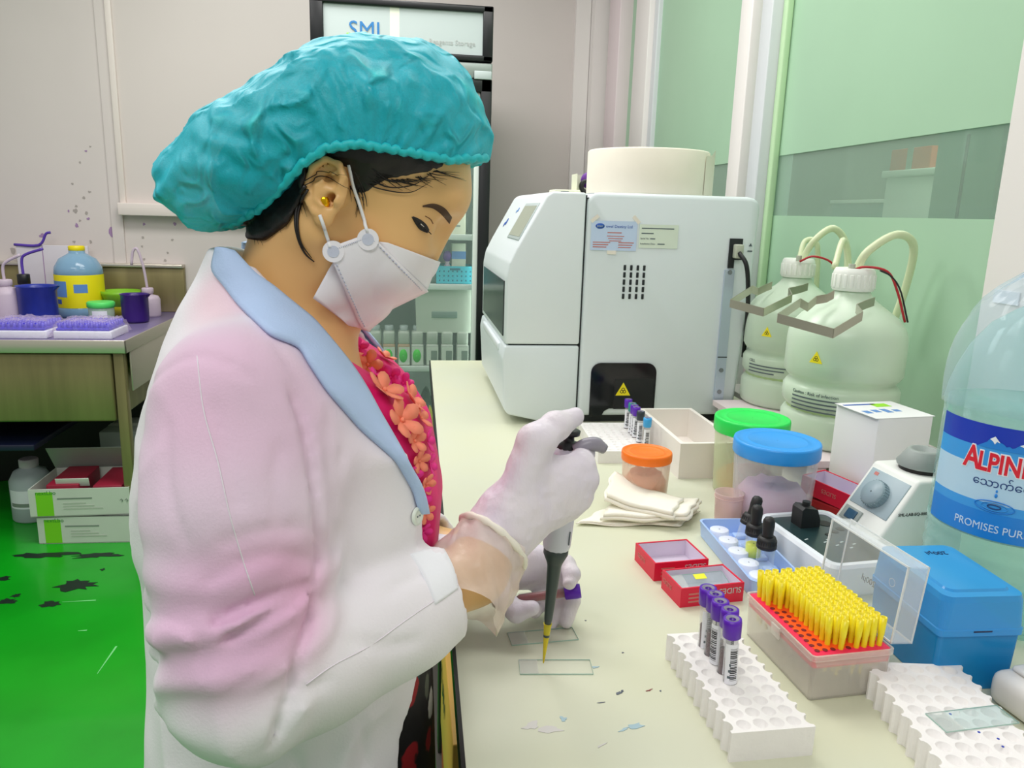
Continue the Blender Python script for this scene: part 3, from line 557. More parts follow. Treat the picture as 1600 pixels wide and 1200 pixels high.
pane(.500, .572, 1.2835, 1.2858, .0006, .0009, 'ink_dark', 'print_line', an); pane(.500, .527, 1.2730, 1.2750, .0006, .0009, 'ink_dark', 'print_line', an); text('Serial No :', .0050, 'ink_dark', an, MX @ T(.498, 1.2615, .0008)); pane(.520, .531, 1.2618, 1.2640, .0006, .0009, 'ink_dark', 'print_line', an); text('Installation Date :', .0050, 'ink_dark', an, MX @ T(.498, 1.2505, .0008)); pane(.537, .553, 1.2508, 1.2530, .0006, .0009, 'ink_dark', 'print_line', an)
for (x, z, a) in ((.396, 1.302, .7), (.487, 1.302, -.8), (.436, 1.232, 0)): MB().box(-.010, .010, -.004, .004, .0006, .001, M=MX @ T(x, z, 0) @ RZ(a)).build('tape', 'tape_clear', an)
# power inlet, metal strip and cable
pane(.700, .730, 1.222, 1.268, 0, .002, 'an_gap', 'power_socket', an); MB().rbox(.708, .727, AY0-.02, AY0-.002, 1.226, 1.256, .003, M=Ma).build('plug', mat('plug_grey', '#b9bfae', .4), an); pane(.700, .713, 1.204, 1.222, 0, .004, 'black_plastic', 'switch', an)
MB().box(.694, .716, AY0-.006, AY0, .905, 1.2, M=Ma).build('side_strip', 'an_strip', an)
for z in (.925, .975, 1.195): MB().cyl(.005, 0, .002, 12, M=Ma @ T(.705, AY0-.006, z) @ RX(pi/2)).build('screw', 'screw', an)
MB().box(.694, .716, AY0-.0066, AY0-.006, 1.004, 1.006, M=Ma).build('strip_joint', 'an_gap', an)
MB().tube(bez([(.717, AY0-.018, 1.238), (.727, AY0-.036, 1.215), (.737, AY0-.034, 1.17), (.748, AY0-.02, 1.11), (.772, AY0+.03, 1.00)], 24), .005, 8, M=Ma).build('power_cable', 'black_plastic', an)
MB().prism([(.745, 1.252), (.753, 1.252), (.749, 1.259)], 0, .0006, M=MX).prism([(.743, 1.240), (.754, 1.240), (.754, 1.243), (.743, 1.243)], 0, .0006, M=MX).build('marking', 'ink_dark', an)
# jumbo roll on top
mat('paper_roll', '#ece6d6', .7, vary=.03, vscale=20, bump=.15, bscale=20)
rc = atY(1010, 290, 1.80); t = thing('paper_roll', 'big round roll of white paper lying on top of the analyser', 'paper roll', (rc.x, 1.80, 1.3575)); rr = .140; rh = .098
MB().lathe([(.035, 0), (rr, 0), (rr, .003), (rr, rh-.003), (rr-.003, rh), (.035, rh)], 56).build('roll', 'paper_roll', t); MB().lathe([(.034, .0), (.034, rh)], 24).build('core', 'carton_cream', t)
g = MB(); g.add([(rr*cos(-.75)+.001, rr*sin(-.75)-.001, .002), (rr*cos(-.55)+.004, rr*sin(-.55)-.006, .002), (rr*cos(-.4)+.012, rr*sin(-.4), .001), (rr*cos(-.75)+.001, rr*sin(-.75)-.001, rh-.012), (rr*cos(-.55)+.004, rr*sin(-.55)-.006, rh-.008), (rr*cos(-.4)+.012, rr*sin(-.4), rh+.006)], [(0, 1, 4, 3), (1, 2, 5, 4)], True); g.build('loose_end', 'paper_roll', t)
# small boxes behind the roll
p = atY(884, 290, 1.98); t = thing('flat_carton', 'small flat cream carton on top of the analyser', 'carton', (p.x, 1.98, 1.357)); MB().rbox(-.035, .03, -.04, .04, 0, .012, .002).build('box', 'carton_cream', t); MB().box(-.02, .0, -.0405, -.04, .004, .008).build('print', 'ink_dark', t)
t = thing('tape_carton', 'open cream carton holding black and purple tape beside the paper roll', 'carton', (p.x+.047, 1.98, 1.357)); MB().box(-.026, .02, -.03, .03, 0, .003).box(-.026, -.024, -.03, .03, .003, .052).box(-.024, .02, .028, .03, .003, .052).build('box', 'carton_cream', t); MB().lathe([(.008, 0), (.018, 0), (.018, .012), (.008, .012), (.008, 0)], 20, M=T(.002, -.012, .022) @ RX(pi/2)).build('black_tape', 'black_plastic', t); MB().lathe([(.008, 0), (.021, 0), (.021, .012), (.008, .012)], 20, M=T(.014, .010, .038) @ RX(pi/2)).build('purple_tape', 'cap_purple2', t)

# ================================================================== waste carboys on a low stand
mat('pe_carboy', '#dff2dc', .28, alpha=.70, vary=.05, vscale=3); mat('liquid', '#c6dfa4', .3, alpha=.6); mat('cap_white', '#eef2ea', .4); mat('hose', '#e3ecc6', .3, alpha=.8); mat('wire_red', '#b3242c', .4); mat('bracket', '#b0ad9c', .3, metal=.75)
t = thing('low_stand', 'low pale stand under the two waste carboys', 'stand', (.825, 1.52, BZ)); MB().prism([(-.137, -.345), (.12, -.345), (.12, .26), (-.048, .26), (-.048, .095), (-.137, .095)], .046, .058).build('top', 'trim_pink', t)
for s in (-1, 1):
    for u in (-.33, .07): MB().rbox(s*.11-.012-.008, s*.11+.012-.008, u-.012, u+.012, 0, .046, .002).build('leg', 'trim_pink', t)
SZ = BZ+.058
def carboy(cx, cy, r, label, lines):
    t = thing('waste_carboy', label, 'carboy', (cx, cy, SZ), 0, 'waste carboys by the glass')
    K = (atY(1310, 470, 1.30).z-SZ)/.262 if False else 1.0
    pr = [(.001, .0), (r*.88, 0), (r*.96, .006), (r*.98, .02), (r*.98, .052), (r*.94, .059), (r*.875, .066), (r*.94, .073), (r*.985, .080), (r*.985, .104), (r*.95, .110), (r*.875, .118), (r*.95, .126), (r, .134), (r, .190), (r*.985, .205), (r*.93, .220), (r*.80, .236), (r*.58, .252), (r*.42, .264), (r*.34, .272), (r*.30, .280), (r*.295, .290), (.001, .290)]
    MB().lathe(pr, 48).build('body', 'pe_carboy', t)
    MB().lathe([(.001, .003), (r*.86, .003), (r*.94, .02), (r*.93, .055), (r*.89, .066), (r*.94, .08), (r*.94, .104), (.001, .104)], 32).build('liquid', 'liquid', t)
    m = MB(); n = 40; pr2 = []
    for z_, k_ in ((.282, .33), (.285, .35), (.312, .35), (.318, .335), (.322, .31)):
        pr2.append((r*k_, z_))
    m.lathe(pr2, 40); m.lathe([(r*.31, .322), (.001, .322)], 40)
    cap = m.build('cap', 'cap_white', t)
    for i in range(20):
        a = 2*pi*i/20; MB().rbox(-.0012, .0012, -.003, .003, .287, .311, .0006, M=RZ(a) @ T(r*.35, 0, 0)).build('rib', 'cap_white', cap)
    hazard(-.0, .0, .012, t, RZ(radians(-147)) @ T(r+.0004, 0, .168) @ RZ(pi/2) @ RX(pi/2))
    for i, ln in enumerate(lines):
        a0 = radians(-172); rad = r*.989
        if i:
            MB().lathe([(rad+.0003, .0985-i*.0072), (rad+.0003, .1012-i*.0072)], 14, a0=a0, a1=a0+radians(20+len(ln)*1.35)).build('print_line', 'ink_dark', t); continue
        text(ln, .0085 if i == 0 else .0062, 'ink_dark', t, None, bend=(lambda v, zz=.0985-i*.0072, rd=rad, a_=a0: Vector(((rd+v.z)*cos(a_+v.x/rd), (rd+v.z)*sin(a_+v.x/rd), zz+v.y))), name='lettering')
    return t
c1 = carboy(.800, 1.300, .1030, 'front waste carboy beside the white carton', ['Caution : Risk of infection', 'Handle waste container with great care', 'Wear gloves and eye protection when', 'emptying this container, follow local', 'rules to dispose of the liquid waste'])
c2 = carboy(.846, 1.592, .099, 'rear waste carboy next to the analyser side', ['CELL', 'Handle with care at all times', 'Dispose of liquid waste', 'by local rules'])
def carboy_fit(parent, L, sh=(0, 0, 0)):   # L: world points
    o = parent.location-Vector(sh)
    for nm, pts, r_, m in L: MB().tube(bez([Vector(p)-o for p in pts], 26), r_, 8).build(nm, m, parent)
z0 = SZ+.318
carboy_fit(c1, [('hose', [(.802, 1.30, z0), (.815, 1.29, z0+.035), (.865, 1.29, z0+.065), (.915, 1.31, z0+.045), (.932, 1.34, z0-.03), (.925, 1.36, z0-.12)], .0075, 'hose'), ('hose', [(.795, 1.36, z0+.0), (.83, 1.40, z0+.05), (.86, 1.42, z0+.0), (.865, 1.42, z0-.10)], .006, 'hose'),
    ('wire', [(.785, 1.285, z0), (.80, 1.27, z0+.008), (.83, 1.25, z0+.002), (.85, 1.245, z0-.03), (.87, 1.24, z0-.085)], .0022, 'wire_red'), ('wire', [(.815, 1.248, z0+.004), (.836, 1.246, z0-.006), (.855, 1.243, z0-.03), (.874, 1.238, z0-.085)], .0016, 'black_plastic'), ('terminal', [(.783, 1.283, z0), (.783, 1.283, z0+.012)], .006, 'plug_grey')])
carboy_fit(c2, [('hose', [(.845, 1.62, z0), (.86, 1.60, z0+.045), (.90, 1.60, z0+.07), (.935, 1.60, z0+.03), (.935, 1.58, z0-.06)], .0075, 'hose'), ('hose', [(.85, 1.64, z0), (.87, 1.66, z0+.04), (.90, 1.66, z0+.03), (.91, 1.66, z0-.08)], .006, 'hose'),
    ('wire', [(.82, 1.58, z0), (.84, 1.56, z0+.012), (.88, 1.55, z0-.004), (.90, 1.545, z0-.06), (.91, 1.54, z0-.11)], .0022, 'wire_red'), ('terminal', [(.82, 1.585, z0), (.82, 1.585, z0+.012)], .006, 'plug_grey')], (.006, -.030, 0))
def bracket(parent, pts, hgt, name='bracket'):
    o = parent.location; m = MB(); P = [Vector(p)-o for p in pts]
    for i in range(len(P)-1):
        a, b = P[i], P[i+1]; d = (b-a); nrm = Vector((d.y, -d.x, 0)).normalized()*.0008; u = Vector((0, 0, hgt/2))
        m.add([a-u-nrm, b-u-nrm, b+u-nrm, a+u-nrm, a-u+nrm, b-u+nrm, b+u+nrm, a+u+nrm], [(0, 1, 2, 3), (7, 6, 5, 4), (0, 4, 5, 1), (3, 2, 6, 7), (0, 3, 7, 4), (1, 5, 6, 2)])
    m.build(name, 'bracket', parent)
bracket(c1, [atY(1303, 460, 1.27), atY(1292, 466, 1.268), atY(1275, 469, 1.265), atY(1262, 480, 1.25), atY(1250, 473, 1.24), atY(1215, 497, 1.17), atY(1302, 521, 1.09), atY(1347, 494, 1.13), atY(1338, 482, 1.185), atY(1352, 476, 1.20), atY(1366, 471, 1.215)], .015)
bracket(c2, [atY(1206, 446, 1.58), atY(1196, 450, 1.575), atY(1184, 456, 1.57), atY(1175, 452, 1.55), atY(1141, 474, 1.45), atY(1193, 488, 1.37), atY(1237, 466, 1.42), atY(1232, 456, 1.46), atY(1250, 452, 1.50), atY(1262, 448, 1.52)], .016)

# ================================================================== lidded jars, cup, open box
mat('lid_green', '#1ee45a', .35, vary=.04); mat('lid_blue', '#2f9df0', .35); mat('lid_orange', '#ff7a0c', .4)
mat('jar_g', '#e8f4cc', .35, alpha=.22, edge=False); mat('jar_b', '#eef0f6', .3, alpha=.13, amax=.25, edge=False); mat('jar_o', '#fbe2cc', .35, alpha=.20, edge=False)
mat('fill_pink', '#d9a3c0', .7, vary=.5, vscale=14, vcol='#efe6ea'); mat('fill_orange', '#f0843a', .7, vary=.5, vscale=16, vcol='#f0d8c8'); mat('fill_red', '#ef6a4a', .7, vary=.6, vscale=16, vcol='#f2dc9c')
def jar(px, py, Y, r, lidh, label, lm, jm, fill, fr, base_ribs=False):
    p = atY(px, py, Y); H = p.z-BZ; t = thing('lidded_jar', label, 'jar', (p.x, Y, BZ), 0, 'lidded plastic jars on the bench')
    MB().lathe([(.001, .002), (r*.84, .0), (r*.88, .004), (r*.955, H-lidh*1.1), (r*.955, H-lidh*.4), (r*.93, H-lidh*.4), (r*.925, H-lidh*1.1), (r*.855, .006), (.001, .006)], 48).build('body', jm, t)
    lid = MB().lathe([(r*.985, H-lidh), (r, H-lidh+.002), (r, H-.004), (r*.985, H-.0008), (r*.95, H), (r*.90, H-.001), (r*.88, H-.002), (r*.70, H-.002), (r*.68, H-.0012), (r*.66, H-.002), (.001, H-.0022)], 56).build('lid', lm, t)
    if fill:
        n = 24; m = MB(); vs = []; fh = H*fr
        prof = [(.001, .008), (r*.80, .008), (r*.84, fh*.7), (r*.62, fh), (r*.3, fh*.92), (.001, fh*.98)]
        for q, (a, z) in enumerate(prof):
            for i in range(n): vs.append(((a*(1+random.uniform(-.02, .0)))*cos(2*pi*i/n), a*sin(2*pi*i/n), z*(1+random.uniform(-.05, .03)) if q > 1 else z))
        m.add(vs, [(j*n+i, j*n+(i+1) % n, (j+1)*n+(i+1) % n, (j+1)*n+i) for j in range(len(prof)-1) for i in range(n)], True); m.build('contents', fill, t)
    if base_ribs:
        for i in range(40):
            a = 2*pi*i/40; MB().box(-.0008, .0008, -.0008, .0008, .004, .022, M=RZ(a) @ T(r*.875, 0, 0)).build('rib', jm, t)
    return t
jar(1176, 651, 1.19, .0625, .025, 'tall plastic jar with bright green lid behind the blue-lidded one', 'lid_green', 'jar_g', 'fill_red', .30)
jar(1215, 686, 1.058, .0645, .023, 'wide clear plastic jar with blue lid', 'lid_blue', 'jar_b', 'fill_pink', .48, True)
jar(1011, 704, 1.165, .0415, .015, 'small plastic jar with orange lid beside the folded paper', 'lid_orange', 'jar_o', 'fill_orange', .58)
mat('cup_clear', '#f0dcd8', .2, alpha=.34)
p = atZ(1139, 806, BZ); t = thing('specimen_cup', 'small clear lidless cup in front of the blue-lidded jar', 'cup', (.488, 1.052, BZ)); MB().lathe([(.001, .001), (.0185, 0), (.019, .002), (.0215, .050), (.0225, .053), (.0205, .053), (.018, .004), (.001, .003)], 32).build('body', 'cup_clear', t); MB().lathe([(.0216, .045), (.0224, .045), (.0224, .047), (.0218, .047)], 32).build('rim_ring', 'cup_clear', t)
mat('foam_box', '#efe9e2', .6, vary=.03, vscale=10)
t = thing('open_foam_box', 'open white foam box between the analyser and the jars', 'box', (.541, 1.386, BZ)); e = .008; w_, d_, hh = .057, .126, .066
MB().box(-w_, w_, -d_, d_, 0, .006).build('bottom', 'foam_box', t)
for nm, a in (('front_wall', (-w_, w_, -d_, -d_+e)), ('rear_wall', (-w_, w_, d_-e, d_)), ('side_wall', (-w_, -w_+e, -d_+e, d_-e)), ('side_wall', (w_-e, w_, -d_+e, d_-e))): MB().box(*a, .006, hh).build(nm, 'foam_box', t)
# ---- white carton
mat('carton_wh', '#eceeef', .5); t = thing('white_carton', 'tall plain white carton in front of the waste carboys', 'carton', (.768, 1.118, BZ), radians(7)); MB().rbox(-.050, .052, -.05, .05, 0, .164, .0012).build('box', 'carton_wh', t); MB().box(-.055, .055, -.0505, .049, .1642, .1648).build('flap', 'carton_wh', t)
[MB().box(-.046+.019*q, -.034+.019*q, -.020+.004*(q % 2), -.004+.003*(q % 3), .1649, .1651).build('print', 'label_blue', t) for q in range(4)]; MB().box(.0, .03, .015, .035, .1649, .1651).build('print', 'sml_green', t); MB().box(-.05, .01, .03, .036, .1649, .1651).build('print', 'label_navy', t)

# ================================================================== styrofoam racks with real holes
mat('foam', '#f2f0ee', .65, vary=.03, vscale=30, bump=.25, bscale=220)
def foam_rack(name, label, nx, ny, p, r, h, loc, rz, half=True, depth=None, group=None):
    depth = depth or h*.52; W = nx*p+(p if half else .4*p); D = ny*p+.25*p
    t = thing(name, label, 'rack', loc, rz, group); bm = bmesh.new(); out = []
    x0, y0 = -W/2, -D/2
    cyl_rows = [y0+.125*p+p*(j+.5) for j in range(ny)]
    # outline with scalloped long sides (the block was cut through a line of holes)
    out += [(x0, y0), (x0+W, y0)]
    if half:
        for cy in cyl_rows: out += [(x0+W-r*.75*cos(a), cy+r*sin(a)) for a in np.linspace(-pi/2, pi/2, 7)]
    out += [(x0+W, -y0), (x0, -y0)]
    if half:
        for cy in cyl_rows[::-1]: out += [(x0+r*.75*cos(a), cy+r*sin(a)) for a in np.linspace(pi/2, -pi/2, 7)]
    ov = [bm.verts.new((x, y, h)) for x, y in out]; n = len(ov); edges = [bm.edges.new((ov[i], ov[(i+1) % n])) for i in range(n)]
    centres = []; rings = []
    for j in range(ny):
        for i in range(nx):
            cx = -nx*p/2+p*(i+.5); cy = cyl_rows[j]; centres.append((cx, cy)); k = 14
            ring = [bm.verts.new((cx+r*cos(2*pi*q/k), cy+r*sin(2*pi*q/k), h)) for q in range(k)]; rings.append(ring)
            edges += [bm.edges.new((ring[q], ring[(q+1) % k])) for q in range(k)]
    bmesh.ops.triangle_fill(bm, use_beauty=True, use_dissolve=False, edges=edges)
    lo = [bm.verts.new((v.co.x*(1.0), v.co.y, 0)) for v in ov]
    for i in range(n): bm.faces.new((ov[(i+1) % n], ov[i], lo[i], lo[(i+1) % n]))
    bm.faces.new(lo[::-1])
    for ring in rings:
        k = len(ring); b2 = [bm.verts.new((v.co.x, v.co.y, h-depth)) for v in ring]
        for q in range(k): bm.faces.new((ring[q], ring[(q+1) % k], b2[(q+1) % k], b2[q])).smooth = True
        bm.faces.new(b2)
    bmesh.ops.recalc_face_normals(bm, faces=bm.faces[:])
    me = bpy.data.meshes.new('block'); bm.to_mesh(me); bm.free(); obj('block', me, 'foam', t)
    return t, centres
rk, cs = foam_rack('foam_tube_rack', 'white foam tube rack holding five purple-capped tubes', 4, 10, .0156, .0066, .029, (.3135, .627, BZ), radians(1.2))
mat('hole_lilac', '#cdb4d6', .6); mat('hole_yellow', '#d6cc62', .6); mat('ink_blue', '#2a3fb0', .5)
x, y = cs[3]; MB().cyl(.0064, .0065, .0072, 14, M=T(x, y, .0085)).build('stained_hole', 'hole_lilac', rk)
# ---- blood tubes
mat('tube_glass', '#f0f4f6', .08, alpha=.07, amax=.2, edge=False); mat('cap_purple', '#5b12b4', .35); mat('blood', '#4a0a10', .25); mat('label_white', '#eef0f6', .5); mat('ink_black', '#16161c', .5); mat('cap_grey', '#7e7a92', .5); mat('cap_teal', '#1f8f8a', .4); mat('cap_sky', '#3ba6e6', .4); mat('cap_dark', '#22303a', .4)
TUBES = {}
def make_tube(cm, label_on=True, L=.075):
    t = thing('blood_tube', 'x', 'tube', (0, 0, 0)); r = .0062
    MB().lathe([(.0005, 0), (r*.5, .0006), (r*.85, .0025), (r, .006), (r, L-.012), (r*.9, L-.012), (r*.88, .007), (r*.4, .002), (.0005, .0014)], 24).build('glass', 'tube_glass', t)
    MB().lathe([(.0005, .0018), (r*.4, .0024), (r*.8, .007), (r*.8, .036), (.0005, .036)], 20).build('blood', 'blood', t)
    MB().lathe([(.0064, L-.018), (.0078, L-.017), (.0082, L-.004), (.0078, L), (.0055, L), (.0045, L-.001), (.003, L-.0015), (.0028, L-.004), (.0005, L-.004)], 28).build('cap', cm, t)
    MB().lathe([(.0030, L-.0008), (.0058, L+.0001)], 20).build('cap_ring', 'cap_grey', t)
    MB().lathe([(.0026, L-.0035), (.0005, L-.0035)], 14).build('cap_hole', 'ink_black', t)
    if label_on:
        lb = MB().lathe([(.00635, .014), (.00635, L-.022)], 16, a0=radians(-165), a1=radians(-35)).build('label', 'label_white', t)
        m = MB(); z = .018; rnd = random.Random(3)
        while z < L-.026:
            d = rnd.choice((.0004, .0008, .0012)); m.lathe([(.0065, z), (.0065, z+d)], 6, a0=radians(-122), a1=radians(-62)); z += d+rnd.choice((.0005, .0008, .0011))
        m.build('barcode', 'ink_black', lb)
        for q in range(3): MB().lathe([(.0065, .020+q*.006), (.0065, .0225+q*.006)], 5, a0=radians(-140+6*q), a1=radians(-115)).build('print', 'ink_dark', lb)
    return t
tb = make_tube('cap_purple'); names = ['nearest tube with a barcode facing the front', 'second nearest tube', 'middle tube of the five', 'second farthest tube', 'farthest tube']
spots = [cs[i] for i in (4*4+1, 4*5+1, 4*6+1, 4*7+1, 4*8+1)]
spots = [cs[4*(4+i)+1] for i in range(5)]
for i, (x, y) in enumerate(spots):
    o = tb if i == 0 else copy_tree(tb); o.scale = (1.08,)*3; w0 = rk.matrix_basis @ Vector((x, y, 0)); o.location = (w0.x, w0.y, BZ+.0145); o.rotation_euler = (radians(random.uniform(-3, 3)), radians(random.uniform(-3, 3)), radians((5, 40, -60, 80, 20)[i]))
    o['label'] = 'purple-capped blood tube in the near foam rack, '+names[i]; o['group'] = 'blood tubes in the near foam rack'
# rack by the analyser and its tubes
rk3, cs3 = foam_rack('foam_tube_rack', 'white foam tube rack in front of the analyser door', 6, 12, .0165, .0062, .024, (.415, 1.452, BZ), radians(-2), half=False)
for i, (px, py, cm, lab) in enumerate(((990, 634, 'cap_teal', 'teal-capped tube'), (998, 630, 'cap_purple', 'rear purple-capped tube'), (997, 642, 'cap_purple', 'nearest purple-capped tube'), (1006, 635, 'cap_purple', 'purple-capped tube beside the dark-capped one'), (1016, 648, 'cap_dark', 'dark-capped tube'), (1024, 657, 'cap_sky', 'sky-blue-capped tube'))):
    p = atZ(px, py+6, BZ+.072); best = min(range(len(cs3)), key=lambda q: (rk3.matrix_basis @ Vector((*cs3[q], 0))-Vector((p.x, p.y, 0))).to_2d().length+(9 if q in [z_ for z_ in globals().get('_used', [])] else 0))
    _used = globals().get('_used', []); _used.append(best); globals()['_used'] = _used
    o = make_tube(cm); w0 = rk3.matrix_basis @ Vector((*cs3[best], 0)); o.location = (w0.x, w0.y, BZ+.0120); o['label'] = lab+' in the foam rack by the analyser'; o['group'] = 'tubes in the far foam rack'
# right rack, with a slide on it
rk2, cs2 = foam_rack('foam_tube_rack', 'worn white foam rack with a glass slide lying across it', 5, 11, .0165, .0068, .029, (.4885, .540, BZ), radians(-9))
for q, m_ in ((5*10+0, 'hole_yellow'), (5*10+2, 'hole_yellow'), (5*9+0, 'hole_yellow'), (5*5+2, 'hole_yellow'), (5*10+1, 'foam')): x, y = cs2[q]; MB().cyl(.0066, .007, .0078, 14, M=T(x, y, .0085)).build('stained_hole', m_, rk2)
for (x, y) in ((.008, -.012), (.020, -.020), (-.004, .012), (.018, -.03)): MB().cyl(.0012, .0290, .0294, 8, M=T(x, y, 0)).build('ink_spot', 'ink_blue', rk2)
mat('slide_glass', '#f4f6f2', .12, alpha=.03, amax=.05, edge=False); mat('slide_edge', '#a3c4b8', .15); mat('slide_frost', '#f2f4ee', .5, alpha=.22, amax=.05, edge=False); mat('slide_tint', '#bfe2df', .1, alpha=.16, amax=.1, edge=False)
def slide(loc, rz, label, gm='slide_glass', L=.075, W=.0255, smear=None):
    t = thing('glass_slide', label, 'glass slide', loc, rz)
    MB().box(-L/2, L/2, -W/2, W/2, 0, .0011).build('glass', gm, t)
    e = .00025; MB().box(-L/2, L/2, -W/2-e, -W/2, 0, .0011).box(-L/2, L/2, W/2, W/2+e, 0, .0011).box(-L/2-e, -L/2, -W/2, W/2, 0, .0011).box(L/2, L/2+e, -W/2, W/2, 0, .0011).build('edge', 'slide_edge', t)
    MB().box(-L/2, -L/2+.019, -W/2, W/2, .0011, .00125).build('frosted_end', 'slide_frost', t); return t
w0 = rk2.matrix_basis @ Vector((.012, .006, 0)); slide((w0.x, w0.y, BZ+.0293), radians(4), 'pale teal glass slide lying across the worn foam rack', 'slide_tint')
slide((*atZ(848, 995, BZ).to_2d(), BZ+.0002), radians(4), 'glass slide on the bench below the held tube', smear=1); slide((*atZ(868, 1043, BZ).to_2d(), BZ+.0002), radians(-5), 'glass slide on the bench under the pipette tip')
# device at the right edge
mat('dev_white', '#e9e6e0', .45); t = thing('bench_device', 'white rounded bench device with stencilled code at the bench edge', 'device', (.640, .572, BZ), radians(6)); MB().rbox(-.066, .08, -.045, .045, 0, .036, .012, 4).build('housing', 'dev_white', t); MB().rbox(-.05, .07, -.03, .035, .036, .042, .003).build('top_plate', 'dev_white', t)
text('HOL-EQ 09', .0085, 'ink_black', t, T(-.052, -.0455, .012) @ RX(pi/2))
# ================================================================== fitted rectangles
def fit(z, *px):   # near-left, near-right, far-right, far-left pixels -> centre, angle, width, depth
    q = [atZ(x, y, z) for x, y in px]; c = (q[0]+q[1]+q[2]+q[3])/4
    u = (q[1]-q[0])+(q[2]-q[3]); v = (q[3]-q[0])+(q[2]-q[1]); a = (atan2(u.y, u.x)+atan2(-v.x, v.y))/2
    return c, a, u.length/2, v.length/2
# ---- red slide boxes
mat('box_red', '#d80f3c', .45); mat('box_in', '#d9cfe0', .55); mat('slide_purple', '#8a3fc0', .2, alpha=.7); mat('slide_yellow', '#e8ea2a', .3)
def slide_box(name, label, c, a, w_, d_, h, z, txt=True, tilt=0.0, wall=.0022):
    t = thing(name, label, 'slide box', (c.x, c.y, z), a, 'red slide boxes'); t.rotation_euler = (tilt, 0, a); e = wall
    W, D = w_/2, d_/2
    MB().box(-W, W, -D, D, 0, .002).build('bottom', 'box_red', t)
    for nm, q in (('front_wall', (-W, W, -D, -D+e)), ('rear_wall', (-W, W, D-e, D)), ('side_wall', (-W, -W+e, -D+e, D-e)), ('side_wall', (W-e, W, -D+e, D-e))): MB().box(*q, .002, h).build(nm, 'box_red', t)
    MB().box(-W+e, W-e, -D+e, D-e, .002, .003).build('lining', 'box_in', t)
    i = e+.0004; MB().box(-W+e, -W+i, -D+i, D-i, .003, h-.001).box(W-i, W-e, -D+i, D-i, .003, h-.001).box(-W+e, W-e, D-i, D-e, .003, h-.001).box(-W+e, W-e, -D+e, -D+i, .003, h-.001).build('lining', 'box_in', t)
    if txt:
        text('SLIDES', h*.42, 'sign_white', t, T(W*.92, -D-.0003, h*.78) @ RX(pi/2) @ RZ(pi)); 
        for q in range(3): MB().box(-W*.75, -W*.1-.003*q, -D-.0003, -D, h*(.22+.2*q), h*(.30+.2*q)).build('print_line', 'ink_red', t)
        text('SLIDES', h*.34, 'ink_red', t, T(-W-.0003, -D*.1, h*.66) @ RZ(-pi/2) @ RX(pi/2) @ RZ(pi))
    return t
c, a, w_, d_ = fit(BZ+.025, (1025, 881), (1105, 873), (1075, 842), (992, 848)); A1 = slide_box('slide_box', 'empty open red slide box, farther of the two near the blue tray', c, a, w_, d_, .025, BZ)
c, a, w_, d_ = fit(BZ+.025, (1063, 919), (1166, 911), (1130, 878), (1030, 889)); c.y -= .002; B1 = slide_box('slide_box', 'open red slide box with a glass slide inside, nearest to the purple-capped tubes', c, a, w_-.004, d_*.93, .025, BZ)
w0 = B1.matrix_basis @ Vector((0, .008, 0)); s = slide((w0.x, w0.y, BZ+.0142), B1.rotation_euler.z, 'greenish glass slide lying in the nearest open red slide box', 'slide_tint'); s.rotation_euler = (radians(16), 0, B1.rotation_euler.z); MB().box(-.004, .012, .002, .011, .0012, .0014).build('yellow_tag', 'slide_yellow', s)
fc = Vector((.698, 1.035, 0)); t = thing('closed_slide_box', 'closed dark red slide box under the open one by the white carton', 'slide box', (.690, 1.056, BZ), radians(24)); MB().rbox(-.022, .030, -.045, .06, 0, .022, .001).build('box', 'carton_dkred', t); MB().box(-.0222, .0302, -.0453, .0603, .010, .0106).build('lid_seam', 'edge_black', t)
C1 = slide_box('slide_box', 'open red slide box with purple slides between blue-lidded jar and white carton', Vector((.6890, 1.074, 0)), radians(24), .056, .120, .028, BZ+.024, tilt=radians(4))
for q in range(2):
    w0 = C1.matrix_basis @ Vector((-.004, -.012+.03*q, .0045)); o = tag(MB().box(-.021, .021, -.010, .010, 0, .0011).build('stained_slide', 'slide_purple'), ('nearer', 'farther')[q]+' purple stained slide in the red box by the white carton', 'glass slide', 'purple slides'); o.location = w0; o.rotation_euler = C1.rotation_euler
# ---- pale blue staining tray
mat('tray_blue', '#a9c6f4', .35); mat('tray_white', '#e4ebfa', .4)
c, a, w_, d_ = fit(BZ+.024, (1180, 912), (1262, 905), (1165, 812), (1086, 808))
t = thing('staining_tray', 'pale blue plastic tray with round pegs holding dropper bottles', 'tray', (c.x, c.y, BZ), a)
W, D, h = w_/2, d_/2, .024
def rrect(w, d, r, n=5):
    o = []
    for (sx, sy, a0) in ((1, -1, -90), (1, 1, 0), (-1, 1, 90), (-1, -1, 180)):
        for i in range(n+1):
            q = radians(a0+90*i/n); o.append((sx*(w-r)+r*cos(q), sy*(d-r)+r*sin(q)))
    return o
def shell(levels, n=5):  # levels: (w,d,r,z) rings joined; closed at the first and last
    m = MB(); vs = []; k = 4*(n+1)
    for (w, d, r, z) in levels: vs += [(x, y, z) for x, y in rrect(w, d, r, n)]
    fs = [(j*k+i, j*k+(i+1) % k, (j+1)*k+(i+1) % k, (j+1)*k+i) for j in range(len(levels)-1) for i in range(k)]
    fs += [list(range(k))[::-1], [(len(levels)-1)*k+i for i in range(k)]]
    return m.add(vs, fs, False)
shell([(W*.9, D*.95, .006, 0), (W*.93, D*.965, .008, .001), (W*.985, D*.99, .010, h-.001), (W, D, .010, h), (W-.003, D-.003, .009, h), (W*.90-.002, D*.95-.002, .007, .0035)]).build('tray', 'tray_blue', t)
